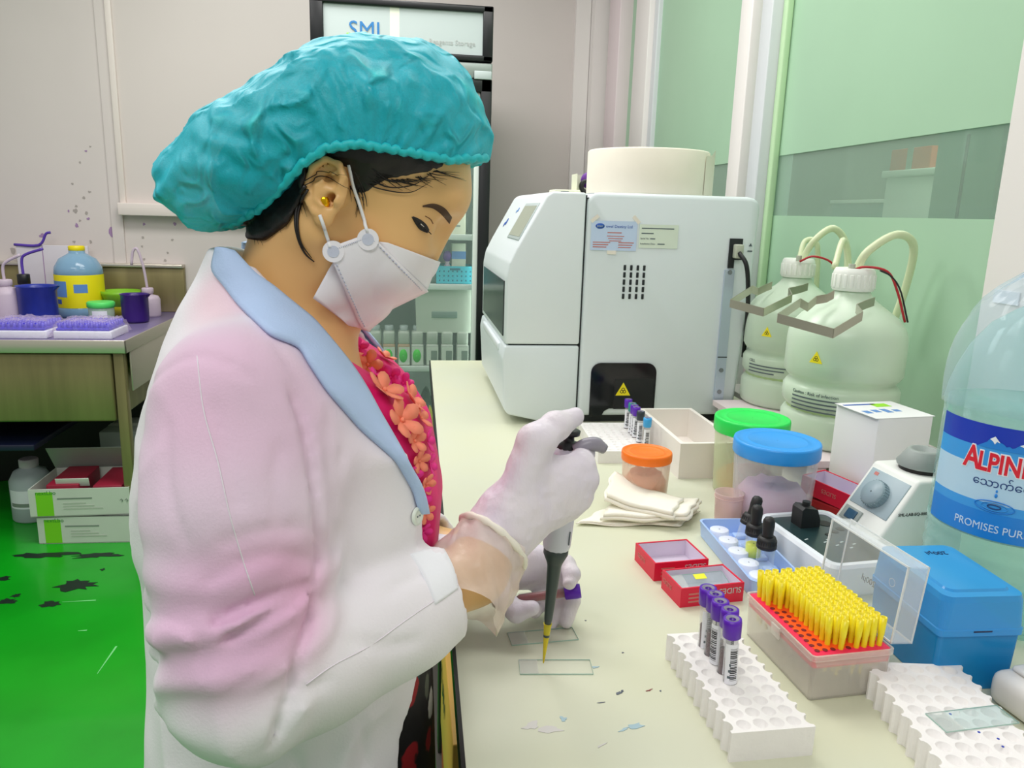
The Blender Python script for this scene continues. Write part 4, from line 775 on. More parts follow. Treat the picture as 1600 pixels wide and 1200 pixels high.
for i in range(5):
    MB().lathe([(.0150, .0035), (.0135, .017), (.0128, .0175), (.001, .0175)], 24, M=T(-W*.32, -D*.68+i*D*.36, 0)).build('peg', 'tray_white', t)
    MB().rbox(W*.28, W*.80, -D*.68+i*D*.36-.007, -D*.68+i*D*.36+.007, .0035, .0095, .002).build('rest', 'tray_blue', t)
mat('rubber', '#16181a', .5); mat('vial', '#f0f6f2', .06, alpha=.10, amax=.25, edge=False); mat('drop_yellow', '#dbe83a', .3)
def dropper(loc, rot, label, yellow):
    t = thing('dropper_bottle', label, 'bottle', loc, 0, 'dropper bottles'); t.rotation_euler = rot
    MB().lathe([(.001, 0), (.0108, 0), (.0115, .0015), (.0115, .028), (.0095, .032), (.0085, .034), (.001, .034)], 28).build('vial', 'vial', t)
    if yellow: MB().lathe([(.001, .001), (.0102, .001), (.0102, .018), (.001, .018)], 24).build('liquid', 'drop_yellow', t)
    MB().lathe([(.0118, .031), (.0130, .032), (.0130, .0365), (.0122, .037), (.0122, .043), (.0105, .047), (.001, .047)], 28).build('cap', 'rubber', t)
    MB().lathe([(.0075, .046), (.0070, .053), (.0078, .062), (.0075, .069), (.0055, .073), (.0005, .0745)], 22).build('bulb', 'rubber', t)
    for i in range(24): MB().box(-.0003, .0003, -.0004, .0004, .0372, .0428, M=RZ(2*pi*i/24) @ T(.0123, 0, 0)).build('knurl', 'rubber', t)
    return t
p = atZ(1196, 868, BZ+.03); dropper((p.x, p.y, BZ+.0098), (0, 0, 0), 'clear dropper bottle with black bulb, nearest in the tray', False)
p = atZ(1178, 847, BZ+.03); dropper((p.x, p.y, BZ+.0098), (0, 0, 0), 'dropper bottle with yellow liquid, middle one in the tray', True)
p = atZ(1171, 836, BZ+.03); dropper((p.x-.006, p.y+.008, BZ+.0110), (radians(-4), radians(16), 0), 'tilted black-capped dropper bottle behind the yellow one', False)
# ---- white instrument with dark panel
mat('panel_teal', '#1c3436', .3, coat=.3); mat('casing', '#e6ecf2', .4)
c, a, w_, d_ = fit(BZ+.044, (1296, 893), (1398, 872), (1302, 790), (1199, 806))
t = thing('counter_instrument', 'white instrument with dark teal panel beside the blue tray', 'instrument', (c.x, c.y, BZ), a); W, D, h = w_/2, d_/2, .044
shell([(W*.97, D*.97, .012, 0), (W, D, .016, .004), (W, D, .016, h-.004), (W-.003, D-.003, .014, h), (W-.010, D-.010, .012, h), (W-.012, D-.012, .010, h-.004)], 6).build('casing', 'casing', t)
MB().prism(rrect(W-.012, D-.012, .008), h-.0042, h-.003, M=T(0, 0, 0)).build('panel', 'panel_teal', t)
pr = [(-.016, 0), (.014, 0), (.014, .010), (.008, .026), (-.012, .030), (-.016, .026)]
MB().prism(pr, -.012, .012, M=T(-.005, D*.52, h-.003) @ RX(pi/2)).build('black_block', 'rubber', t); MB().cyl(.0055, h+.026, h+.032, 16, M=T(-.008, D*.52, 0)).build('button', 'rubber', t)
for (x, y, r_) in ((.024, D*.50, .010), (.020, D*.18, .0055), (.034, D*.26, .006), (.005, D*.10, .0045)): MB().cyl(r_, h-.003, h-.0024, 18, M=T(x, y, 0)).build('hole', 'edge_black', t)
for (x, y) in ((-.035, .05), (-.034, .01), (-.018, -.008), (-.008, -.004), (-.012, -.022), (.002, -.018), (-.002, -.036), (.012, -.03)): MB().box(x-.003, x+.003, y-.001, y+.001, h-.003, h-.0026, M=RZ(.3)).build('marking', 'sign_white', t)
MB().cyl(.003, h, h+.001, 10, M=T(-.020, D*.52-.0125, -.01)).build('screw', 'screw', t)
# ---- open tip box
mat('pp_clear', '#f0ece2', .25, alpha=.30, amax=.3, edge=False); mat('deck_red', '#f0205a', .4); mat('deck_orange', '#ff5a1e', .4); mat('tip_yellow', '#ffee2a', .3, alpha=.92, edge=False); mat('hole_dark', '#7a1020', .6); mat('lid_clear', '#eef3f6', .12, alpha=.12, amax=.25, edge=False)
c, a, w_, d_ = fit(BZ+.050, (1265, 1021), (1383, 1011), (1288, 915), (1173, 934))
a -= radians(0); W, D, h = .0445, .0655, .050
t = tipb = thing('tip_box', 'open clear tip box with red deck and rows of yellow tips', 'tip box', (c.x, c.y, BZ), a)
shell([(W*.93, D*.95, .003, 0), (W*.95, D*.965, .004, .001), (W*.985, D*.985, .005, h-.006), (W*1.02, D*1.015, .005, h-.0055), (W*1.02, D*1.015, .005, h), (W*.975, D*.98, .004, h), (W*.955, D*.97, .004, h-.006), (W*.92, D*.94, .003, .002)]).build('base', 'pp_clear', t)
shell([(W*.95, D*.965, .003, h-.014), (W*.955, D*.965, .003, h-.0010), (W*.95, D*.96, .003, h-.0006)]).build('deck', 'deck_red', t)
MB().prism(rrect(W*.80, D*.85, .003), h-.0006, h-.0003).build('deck_field', 'deck_orange', t)
MB().rbox(-W*1.06, -W*1.01, -.008, .008, h-.016, h-.003, .001).build('latch', 'pp_clear', t)
hm = MB().cyl(.0026, 0, .0002, 12).mesh('hole'); hm.materials.append(MATS['hole_dark'])
tipm = MB().lathe([(.0014, -.030), (.0026, .0), (.0029, .0105), (.0033, .012), (.0035, .030), (.0029, .030), (.0027, .013), (.0012, -.029)], 12).mesh('pipette_tip'); tipm.materials.append(MATS['tip_yellow'])
NX, NY, PT = 9, 13, .0086; dpt = .0092
for j in range(NY):
    for i in range(NX):
        x = -(NX-1)*PT/2+i*PT; y = -(NY-1)*dpt/2+j*dpt
        empty = (i == 0 and j < 10) or (i == 1 and j < 9) or (i == 2 and j < 1) or (i == 4 and j == 0)
        if empty:
            o = obj('hole', hm, None, t); o.location = (x, y, h-.0002)
        else:
            o = obj('pipette_tip', tipm, None); o.location = t.matrix_basis @ Vector((x, y, h)); o.rotation_euler = (radians(random.uniform(-2, 2)), radians(random.uniform(-2, 2)), 0)
            tag(o, 'yellow pipette tip standing upright in the red-decked tip box', 'pipette tip', 'yellow tips in the open tip box')
# hinged lid, opened past upright
lw, ld, lt = W*2.0, D*.95, .024; R_ = T(W*1.03, 0, h) @ RY(radians(-12))
m = MB()
def lid_box(m, x0, x1, y0, y1, z0, z1, e, R):  # tray open towards -x
    m.box(x1-e, x1, y0, y1, z0, z1, M=R).box(x0, x1-e, y0, y1, z0, z0+e, M=R).box(x0, x1-e, y0, y1, z1-e, z1, M=R).box(x0, x1-e, y0, y0+e, z0+e, z1-e, M=R).box(x0, x1-e, y1-e, y1, z0+e, z1-e, M=R)
RL = T(W*1.03, .004, h+.001) @ RY(radians(5))
lid_box(m, .0, lt, -ld, ld, 0, lw*.93, .0013, RL)
lid = m.build('lid', 'lid_clear', t)
for s_ in (-1, 1): MB().rbox(-.002, .004, s_*.03-.006, s_*.03+.006, -.004, .004, .001, M=RL).build('hinge', 'pp_clear', t)
for (y0_, y1_, z0_, z1_) in ((-ld, -ld+.0016, 0, lw*.93), (ld-.0016, ld, 0, lw*.93), (-ld, ld, 0, .0016), (-ld, ld, lw*.93-.0016, lw*.93)):
    MB().box(-.0006, .0012, y0_, y1_, z0_, z1_, M=RL).box(lt-.0004, lt+.0004, y0_, y1_, z0_, z1_, M=RL).build('lid_edge', mat('lid_rim', '#eef4f8', .2, alpha=.7), lid)
text('200µl', .010, 'ink_dark', lid, RL @ T(lt+.0005, .004, lw*.30) @ RZ(pi/2) @ RX(pi/2)); MB().lathe([(.004, 0), (.0046, 0)], 20, M=RL @ T(lt+.0006, -.018, lw*.50) @ RY(pi/2)).build('mould_mark', 'lid_rim', lid)
# ---- closed blue tip box
mat('box_blue', '#1a92d6', .22, alpha=.80, vary=.05, vscale=8); mat('box_blue2', '#49b2ec', .16, alpha=.55); mat('ink_navy', '#0c2a55', .4)
t = thing('tip_box_blue', 'closed translucent blue tip box beside the water bottle', 'tip box', (.5685, .6825, BZ), radians(-2)); W, D = .0435, .060
shell([(W*.94, D*.96, .004, 0), (W*.96, D*.97, .005, .001), (W, D, .005, .062), (W*.9, D*.9, .004, .062)]).build('base', 'box_blue', t)
shell([(W*1.05, D*1.035, .006, .0625), (W*1.06, D*1.04, .007, .069), (W*1.035, D*1.025, .007, .070), (W*1.01, D*1.01, .010, .098), (W*.98, D*.985, .010, .104), (W*.80, D*.84, .010, .1045), (W*.76, D*.80, .008, .1065), (W*.1, D*.1, .003, .1065)]).build('lid', 'box_blue2', t)
MB().box(-W*.9, W*.9, -D*.92, D*.92, .050, .058).build('deck', 'box_blue', t)
text('200µl', .011, 'ink_navy', t, T(W*.5, D*.62, .1068) @ RZ(pi)); MB().rbox(-.010, .010, -D*1.045, -D*1.03, .0665, .0685, .0005).build('latch_mark', 'ink_navy', t)
# ---- vortex mixer
mat('vx_white', '#e8ebe6', .4); mat('vx_panel', '#9fb2ba', .4); mat('vx_knob', '#8fa3ac', .4); mat('vx_grey', '#9aa39f', .5)
t = thing('vortex_mixer', 'white vortex mixer with grey cup head and control knob', 'mixer', (.690, .950, BZ), radians(4)); vh = .120
def vx(name, prof, y0, y1, bev):
    bm = bmesh.new(); a_ = [bm.verts.new((x, y0*(1 if z < .02 else .92), z)) for x, z in prof]; b_ = [bm.verts.new((x, y1*(1 if z < .02 else .92), z)) for x, z in prof]; n = len(prof)
    bm.faces.new(a_); bm.faces.new(b_[::-1])
    for i in range(n): bm.faces.new((a_[(i+1) % n], a_[i], b_[i], b_[(i+1) % n]))
    bmesh.ops.recalc_face_normals(bm, faces=bm.faces[:]); bmesh.ops.bevel(bm, geom=bm.edges[:]+bm.verts[:], offset=bev, segments=3, profile=.5, affect='EDGES')
    me = bpy.data.meshes.new(name); bm.to_mesh(me); bm.free()
    for p_ in me.polygons: p_.use_smooth = True
    return obj(name, me, 'vx_white', t)
vx('housing', [(-.062, .0), (.075, 0), (.075, vh), (-.005, vh), (-.062, .032)], -.052, .052, .005)
fd = Vector((-.057, 0, .032-vh)); fl_ = fd.length; fd.normalize(); fn = Vector((fd.z, 0, -fd.x)); fn = fn if fn.x < 0 else -fn
MV = Matrix(((0, fd.x, fn.x, -.005), (1, 0, fn.y, 0), (0, fd.z, fn.z, vh), (0, 0, 0, 1)))
MB().rbox(-.040, .040, .010, fl_*.66, -.001, .0012, .0008, M=MV).build('control_panel', 'vx_panel', t); MB().lathe([(.020, 0), (.0195, .010), (.0175, .013), (.001, .0135)], 28, M=MV @ T(0, fl_*.42, .001)).build('knob', 'vx_knob', t)
for i in range(28): MB().box(-.0006, .0006, -.0006, .0006, .001, .010, M=MV @ T(0, fl_*.42, .001) @ RZ(2*pi*i/28) @ T(.0199, 0, 0)).build('knob_rib', 'vx_knob', t)
MB().box(.022, .030, .014, .019, .0012, .0016, M=MV).build('indicator', 'ink_red', t)
MB().rbox(-.002, .034, fl_*.72, fl_*.92, -.001, .003, .001, M=MV @ T(.004, 0, 0)).build('switch_frame', 'vx_grey', t); MB().rbox(.008, .028, fl_*.75, fl_*.89, .002, .005, .001, M=MV @ T(.0, 0, 0)).build('rocker_switch', mat('rocker', '#2f5570', .4), t)
MB().cyl(.030, vh-.001, vh+.006, 28, M=T(.036, 0, 0)).build('head_gasket', 'edge_black', t); MB().lathe([(.033, vh+.006), (.034, vh+.010), (.022, vh+.028), (.020, vh+.030), (.0165, vh+.030), (.014, vh+.024), (.001, vh+.021)], 36, M=T(.036, 0, 0)).build('cup_head', 'vx_grey', t)
text('SML-LAB-EQ-000', .0062, 'ink_black', t, T(-.033, -.0495, vh*.60) @ RX(pi/2))
# ---- water bottle
mat('pet', '#cfe6e4', .05, alpha=.16); mat('water', '#c4e0dc', .04, alpha=.13); mat('wrapfilm', '#dfeaf0', .05, alpha=.10)
mat('wl_navy', '#1438b8', .35); mat('wl_blue', '#3a9fe8', .35); mat('wl_pale', '#b9dcf0', .35); mat('wl_deep', '#1f86dc', .35); mat('wl_white', '#f2f8fc', .4); mat('wl_red', '#e01a32', .4); mat('wl_ink', '#123a78', .4); mat('wl_green', '#38b04a', .4); mat('wl_sky', '#cfe4f6', .4)
wc = Vector((.715, .778, BZ)); R = .084
t = thing('water_bottle', 'large clear water bottle with blue printed label at the bench edge', 'bottle', wc)
zl0, zl1 = .116, .246     # label band
prof = [(.001, .006), (R*.6, .004), (R*.9, .0), (R, .012)]
z = .016
while z < zl0-.008: prof += [(R, z), (R*1.012, z+.006), (R*.975, z+.013)]; z += .018
prof += [(R, zl0-.002), (R, zl1+.004), (R*1.02, zl1+.012), (R*.99, zl1+.03), (R*.93, zl1+.05), (R*.80, zl1+.078), (R*.58, zl1+.105), (R*.32, zl1+.122), (R*.20, zl1+.128), (R*.19, zl1+.15), (.001, zl1+.15)]
MB().lathe(prof, 56).build('body', 'pet', t)
MB().lathe([(.001, .008), (R*.95, .008), (R*.965, .02), (R*.965, zl1+.014), (.001, zl1+.014)], 48).build('water', 'water', t)
def band(z0, z1, m, nm, k=1.004, a0=radians(-200), a1=radians(20)): return MB().lathe([(R*k, z0), (R*k, z1)], 40, a0=a0, a1=a1).build(nm, m, t)
H_ = zl1-zl0
lb = band(zl0, zl0+H_*.24, 'wl_deep', 'label_band'); band(zl0+H_*.24, zl0+H_*.32, 'wl_blue', 'label_band'); band(zl0+H_*.32, zl0+H_*.64, 'wl_pale', 'label_band'); band(zl0+H_*.64, zl0+H_*.80, 'wl_blue', 'label_band'); band(zl0+H_*.80, zl1, 'wl_navy', 'label_band')
A0 = radians(-176)
def wrap(u, z, d): a_ = A0+u/R; r_ = R*1.006+d; return Vector((r_*cos(a_), r_*sin(a_), z))
def wtext(s, size, m, u, z, xs=1.0, offset=0.0, d=0.0, depth=.0002): return text(s, size, m, t, None, bend=lambda v: wrap(u+v.x, z+v.y, v.z+d), xs=xs, offset=offset, depth=depth)
wtext('A', .036, 'wl_white', .0105, zl0+H_*.60, .74, .0022); wtext('LPINE', .030, 'wl_white', .0265, zl0+H_*.60, .70, .0022)
wtext('A', .036, 'wl_red', .0105, zl0+H_*.60, .74, .0008, .0006); wtext('LPINE', .030, 'wl_red', .0265, zl0+H_*.60, .70, .0008, .0006)
wtext('ေသာက်ေရသန့်', .0125, 'wl_ink', .024, zl0+H_*.47)
wtext('PROMISES PURITY', .0125, 'wl_sky', .010, zl0+H_*.07, .88)
m = MB()   # snowy peaks
for (u0, pk, w0_) in ((.040, .0145, .017), (.070, .0125, .022), (.055, .006, .012)):
    P = [(u0-w0_, 0), (u0-w0_*.45, pk*.45), (u0-w0_*.25, pk*.8), (u0, pk), (u0+w0_*.3, pk*.62), (u0+w0_*.55, pk*.5), (u0+w0_, 0)]
    for i in range(len(P)-1): m.add([wrap(P[i][0], zl0+H_*.80, .0003), wrap(P[i+1][0], zl0+H_*.80, .0003), wrap(P[i+1][0], zl0+H_*.80+P[i+1][1], .0003), wrap(P[i][0], zl0+H_*.80+P[i][1], .0003)], [(0, 1, 2, 3)])
m.build('mountains', 'wl_deep', t)
m = MB()
for (u0, pk, w0_) in ((.040, .0145, .017), (.070, .0125, .022)):
    zb = zl0+H_*.80; m.add([wrap(u0-w0_*.28, zb+pk*.72, .0006), wrap(u0, zb+pk, .0006), wrap(u0+w0_*.34, zb+pk*.55, .0006), wrap(u0+w0_*.14, zb+pk*.62, .0006), wrap(u0+w0_*.04, zb+pk*.38, .0006), wrap(u0-w0_*.1, zb+pk*.60, .0006)], [(0, 5, 1), (5, 4, 1), (4, 3, 1), (3, 2, 1)])
m.build('snow_caps', 'wl_white', t)
for q, rr_ in enumerate((.0195, .013, .0065)):  # ripples and drop
    m = MB(); pts = [wrap(.050+rr_*cos(2*pi*i/40), zl0+H_*.30+rr_*.33*sin(2*pi*i/40), .0005) for i in range(41)]; m.tube(pts, .0006, 5); m.build('ripple', ('wl_deep', 'wl_blue', 'wl_ink')[q], t)
m = MB()
for (z_, r_) in ((.40, .0016), (.44, .0011)): m.sphere(wrap(.050, zl0+H_*z_, .0), (r_, r_, r_*1.6), 6)
m.build('drop', 'wl_deep', t)
m = MB()
for i in range(7):
    a_ = radians(40+17*i); b0 = wrap(.094+.001*i, zl0+H_*.24, .0005); m.add([b0, wrap(.0955+.001*i, zl0+H_*.24, .0005), wrap(.095+.016*cos(a_), zl0+H_*.24+.014*sin(a_), .0005)], [(0, 1, 2)])
m.build('grass_motif', 'wl_green', t)
# loose plastic sleeve over the shoulder
g = MB(); nu, nv = 48, 10; vs = []
for j in range(nv+1):
    f_ = j/nv; z_ = zl1+.012+f_*.15; r0 = R*(1.03-.28*f_**2-.45*f_**5)
    for i in range(nu): a_ = 2*pi*i/nu; r_ = r0*(1+.05*sin(5*a_+3*f_)+.03*sin(11*a_-5*f_)*f_); vs.append((r_*cos(a_), r_*sin(a_), z_+.004*sin(7*a_)*f_))
g.add(vs, [(j*nu+i, j*nu+(i+1) % nu, (j+1)*nu+(i+1) % nu, (j+1)*nu+i) for j in range(nv) for i in range(nu)], True); g.build('plastic_sleeve', 'wrapfilm', t)
MB().cyl(.021, zl1+.142, zl1+.165, 24, bev=.002).build('cap', 'lid_blue', t)
# ---- folded paper towels
mat('tissue', '#f3f0e2', .8, vary=.06, vscale=12, vcol='#efe6b8', bump=.3, bscale=60)
def towel(name, label, px, zz, lift, seedv, thick=.0028):
    rnd = random.Random(seedv); c4 = [atZ(x, y, BZ+zz) for x, y in px]; nu, nv = 22, 12; t = thing(name, label, 'paper towel', (sum((c.x for c in c4))/4, sum((c.y for c in c4))/4, BZ+zz), 0, 'folded paper towels'); o = t.location; ph = rnd.random()*6
    def P(u, v, top):
        a_ = c4[0].lerp(c4[1], u); b_ = c4[3].lerp(c4[2], u); p_ = a_.lerp(b_, v); d_ = Vector((p_.x-o.x, p_.y-o.y, 0))
        e = min(u, 1-u, v, 1-v); z_ = .0004+lift(u, v)+.0016*(1+sin(9*u+ph))*(1+.7*sin(7*v+ph*2))*.5
        return d_+Vector((.002*sin(13*v+ph), .002*sin(11*u+ph), z_+(thick if top else 0)))
    for q, (sc, dz) in enumerate(((1.0, 0), (.94, thick*1.05))):
        m = MB(); vs = []
        for top in (0, 1):
            for j in range(nv+1):
                for i in range(nu+1):
                    p_ = P(i/nu, j/nv, top); p_ = Vector((p_.x*sc, p_.y*sc, p_.z+dz)); vs.append(p_)
        k_ = (nu+1)*(nv+1); fs = []
        for j in range(nv):
            for i in range(nu):
                a_ = j*(nu+1)+i; fs += [(a_+k_, a_+1+k_, a_+nu+2+k_, a_+nu+1+k_), (a_+nu+1, a_+nu+2, a_+1, a_)]
        rim = [i for i in range(nu+1)]+[j*(nu+1)+nu for j in range(1, nv+1)]+[nv*(nu+1)+i for i in range(nu-1, -1, -1)]+[j*(nu+1) for j in range(nv-1, 0, -1)]
        fs += [(rim[i], rim[(i+1) % len(rim)], rim[(i+1) % len(rim)]+k_, rim[i]+k_) for i in range(len(rim))]
        m.add(vs, fs, True); m.build('fold', 'tissue', t)
towel('paper_towel', 'thin white paper towel lying flat at the bottom of the folded pile', ((898, 822), (1060, 824), (1092, 800), (940, 800)), .0005, lambda u, v: 0, 1, .0016)
towel('paper_towel', 'folded cream paper towel in the middle of the pile by the orange-lidded jar', ((938, 816), (1075, 822), (1095, 795), (958, 785)), .0060, lambda u, v: .006*u+.005*abs(u-.5), 2, .0046)
towel('paper_towel', 'folded white paper towel with raised corner on top of the pile', ((942, 794), (1052, 814), (1070, 790), (955, 762)), .0165, lambda u, v: .026*max(0, .55-u)*(.6+.6*v), 3, .0058)
# ================================================================== implicit modelling tools for the person
def V3(p): return np.array(tuple(p), float)
def ln(P): return np.sqrt((P*P).sum(-1))
def ell(P, c, r, R=None):
    Q = P-V3(c)
    if R is not None: Q = Q @ R
    r = np.array(r, float); k0 = ln(Q/r); k1 = ln(Q/(r*r)); return k0*(k0-1)/np.maximum(k1, 1e-9)
def rc(P, a, b, ra, rb):
    a, b = V3(a), V3(b); ba = b-a; t = np.clip(((P-a) @ ba)/max(ba @ ba, 1e-12), 0, 1); return ln(P-(a+t[..., None]*ba))-(ra+(rb-ra)*t)
def chain(P, pts, rads, k=.004):
    d = None
    for i in range(len(pts)-1):
        e = rc(P, pts[i], pts[i+1], rads[i], rads[i+1]); d = e if d is None else smin(d, e, k)
    return d
def smin(a, b, k):
    h = np.clip(.5+.5*(b-a)/k, 0, 1); return b*(1-h)+a*h-k*h*(1-h)
def smax(a, b, k): return -smin(-a, -b, k)
def noise3(P, s, seed=0):
    Q = P*s+seed*17.3; i = np.floor(Q).astype(np.int64); f = Q-i; f = f*f*(3-2*f)
    def hsh(x, y, z):
        n = (x*374761393+y*668265263+z*2147483647+seed*144665) & 0xffffffff; n = ((n ^ (n >> 13))*1274126177) & 0xffffffff; return ((n ^ (n >> 16)) & 0xffff)/65535.0
    r = 0
    for dx in (0, 1):
        for dy in (0, 1):
            for dz in (0, 1):
                w_ = (f[..., 0] if dx else 1-f[..., 0])*(f[..., 1] if dy else 1-f[..., 1])*(f[..., 2] if dz else 1-f[..., 2]); r = r+w_*hsh(i[..., 0]+dx, i[..., 1]+dy, i[..., 2]+dz)
    return r*2-1
def nets(fn, lo, hi, h):
    """surface nets over a box, evaluated only near the surface; returns verts, quads"""
    lo, hi = np.array(lo, float), np.array(hi, float); B = 4; nb = np.ceil((hi-lo)/(h*B)).astype(int); n = nb*B+1
    ax = [lo[i]+h*B*(np.arange(nb[i])+.5) for i in range(3)]; C = np.stack(np.meshgrid(*ax, indexing='ij'), -1); dc = fn(C.reshape(-1, 3)).reshape(nb)
    F = np.empty(n); F[:] = 1.0
    Fb = np.repeat(np.repeat(np.repeat(dc, B, 0), B, 1), B, 2); F[:-1, :-1, :-1] = Fb; F[-1, :, :] = 1; F[:, -1, :] = 1; F[:, :, -1] = 1
    act = np.abs(dc) < h*B*1.75; bi = np.argwhere(act); off = np.stack(np.meshgrid(*[np.arange(B+1)]*3, indexing='ij'), -1).reshape(-1, 3)
    idx = (bi[:, None, :]*B+off[None]).reshape(-1, 3); flat = np.unique(np.ravel_multi_index(idx.T, n)); idx = np.stack(np.unravel_index(flat, n), -1)
    vals = np.concatenate([fn(lo+h*c) for c in np.array_split(idx, max(1, len(idx)//400000))]); F.reshape(-1)[flat] = vals
    ins = F < 0; m = np.zeros(n-1, int); cor = [(a, b, c) for a in (0, 1) for b in (0, 1) for c in (0, 1)]
    sl = lambda c: tuple(slice(c[i], n[i]-1+c[i]) for i in range(3))
    for c in cor: m += ins[sl(c)]
    cells = np.argwhere((m > 0) & (m < 8)); acc = np.zeros((len(cells), 3)); cnt = np.zeros(len(cells))
    for a in cor:
        for ax_ in range(3):
            if a[ax_]: continue
            b = list(a); b[ax_] = 1; pa, pb = cells+np.array(a), cells+np.array(b); fa, fb = F[tuple(pa.T)], F[tuple(pb.T)]; s_ = (fa < 0) != (fb < 0)
            t = np.where(s_, fa/np.where(s_, fa-fb, 1), 0); q = np.array(a, float)+t[:, None]*np.eye(3)[ax_]; acc[s_] += q[s_]; cnt[s_] += 1
    V = lo+h*(cells+acc/np.maximum(cnt, 1)[:, None]); ID = -np.ones(n-1, int); ID[tuple(cells.T)] = np.arange(len(cells)); quads = []
    for ax_ in range(3):
        o1, o2 = [(1, 2), (2, 0), (0, 1)][ax_]; s0 = [slice(0, n[i]) for i in range(3)]; s1 = list(s0); s0[ax_] = slice(0, n[ax_]-1); s1[ax_] = slice(1, n[ax_])
        A, Bq = ins[tuple(s0)], ins[tuple(s1)]; e = np.argwhere(A != Bq); e = e[(e[:, o1] > 0) & (e[:, o2] > 0) & (e[:, o1] < n[o1]-1) & (e[:, o2] < n[o2]-1)]
        d1, d2 = np.eye(3, dtype=int)[o1], np.eye(3, dtype=int)[o2]
        q = np.stack([ID[tuple((e-d1-d2).T)], ID[tuple((e-d2).T)], ID[tuple(e.T)], ID[tuple((e-d1).T)]], -1); fl_ = A[tuple(e.T)]; q[~fl_] = q[~fl_][:, ::-1]; quads.append(q)
    return V, np.concatenate(quads)
def grad(fn, P, e=.0006):
    g = np.stack([fn(P+np.eye(3)[i]*e)-fn(P-np.eye(3)[i]*e) for i in range(3)], -1); return g/np.maximum(ln(g), 1e-9)[:, None]
def np_mesh(name, V, Q, m, parent, base):
    me = bpy.data.meshes.new(name); V = np.asarray(V)-np.array(tuple(base))
    Q = np.asarray(Q); me.vertices.add(len(V)); me.vertices.foreach_set('co', V.astype(np.float32).ravel()); k = Q.shape[1]
    me.loops.add(len(Q)*k); me.polygons.add(len(Q)); me.loops.foreach_set('vertex_index', Q.astype(np.int32).ravel()); me.polygons.foreach_set('loop_start', np.arange(len(Q), dtype=np.int32)*k); me.polygons.foreach_set('loop_total', np.full(len(Q), k, np.int32))
    me.polygons.foreach_set('use_smooth', np.ones(len(Q), bool)); me.update(calc_edges=True); me.validate(); return obj(name, me, m, parent)
CAMP = np.array([0, 0, CAMZ])
def march(fn, px, t0=.30, t1=1.5):
    """points where lines of sight through the given pixels meet a modelled surface"""
    px = np.asarray(px, float); D = V3(_F)+((px[:, 0:1]-800)/FPX)*V3(_R)-((px[:, 1:2]-600)/FPX)*V3(_U); L = ln(D); t = np.full(len(px), t0)
    for _ in range(64):
        d = fn(CAMP+D*t[:, None]); t = np.minimum(t+d*.7/L, t1)
    return CAMP+D*t[:, None]
def resample(p, n):
    p = np.array(p, float); s = np.r_[0, np.cumsum(np.sqrt(((p[1:]-p[:-1])**2).sum(1)))]; q = np.linspace(0, s[-1], n); return np.stack([np.interp(q, s, p[:, i]) for i in range(p.shape[1])], -1)
def smooth_line(p, n):
    return resample(np.array([tuple(v) for v in bez([Vector((*q, 0)) for q in p], 60)])[:, :2], n)
def drape(name, A, B, m, parent, base, fn, off=.002, th=.0025, n=40, k=8, bulge=0.0, curved=True, fixo=None):
    """a cloth strip between two traced lines, laid on a modelled surface with real thickness"""
    a = smooth_line(A, n) if curved else resample(A, n); b = smooth_line(B, n) if curved else resample(B, n)
    px = (a[:, None]*(1-np.linspace(0, 1, k+1)[None, :, None])+b[:, None]*np.linspace(0, 1, k+1)[None, :, None]).reshape(-1, 2)
    P = march(fn, px); N = grad(fn, P, .003)
    P3 = P.reshape(n, k+1, 3); N3 = N.reshape(n, k+1, 3)
    for _ in range(2): N3[1:-1] = (N3[:-2]+N3[1:-1]*2+N3[2:])/4; P3[1:-1] = (P3[:-2]+P3[1:-1]*2+P3[2:])/4
    N = (N3/np.maximum(ln(N3), 1e-9)[..., None]).reshape(-1, 3); P = P3.reshape(-1, 3)
    bl = np.tile(np.sin(np.linspace(0, pi, k+1)), n)*bulge
    top = P+N*(off+th+bl)[:, None] if bulge else P+N*(off+th); bot = P+N*(off-.001)
    V = np.r_[bot, top]; c = n*(k+1); Q = []
    for j in range(n-1):
        for i in range(k):
            q = [j*(k+1)+i, j*(k+1)+i+1, (j+1)*(k+1)+i+1, (j+1)*(k+1)+i]; Q += [q, [x+c for x in q[::-1]]]
    rim = [j*(k+1) for j in range(n)]+[(n-1)*(k+1)+i for i in range(1, k+1)]+[j*(k+1)+k for j in range(n-2, -1, -1)]+[i for i in range(k-1, 0, -1)]
    Q += [[rim[i], rim[(i+1) % len(rim)], rim[(i+1) % len(rim)]+c, rim[i]+c] for i in range(len(rim))]
    return np_mesh(name, V, np.array(Q), m, parent, base)
def grid_mesh(name, G, m, parent, base, th=.001):
    """closed thin sheet from an n x k grid of points"""
    n, k = G.shape[:2]; dx = np.gradient(G, axis=0); dy = np.gradient(G, axis=1); N = np.cross(dx, dy); N = N/np.maximum(ln(N), 1e-9)[..., None]
    top = (G+N*th/2).reshape(-1, 3); bot = (G-N*th/2).reshape(-1, 3); c = n*k; Q = []
    for j in range(n-1):
        for i in range(k-1):
            q = [j*k+i, (j+1)*k+i, (j+1)*k+i+1, j*k+i+1]; Q += [q, [x+c for x in q[::-1]]]
    rim = [j*k for j in range(n)]+[(n-1)*k+i for i in range(1, k)]+[j*k+k-1 for j in range(n-2, -1, -1)]+[i for i in range(k-2, 0, -1)]
    Q += [[rim[(i+1) % len(rim)], rim[i], rim[i]+c, rim[(i+1) % len(rim)]+c] for i in range(len(rim))]
    return np_mesh(name, np.r_[top, bot], np.array(Q), m, parent, base)
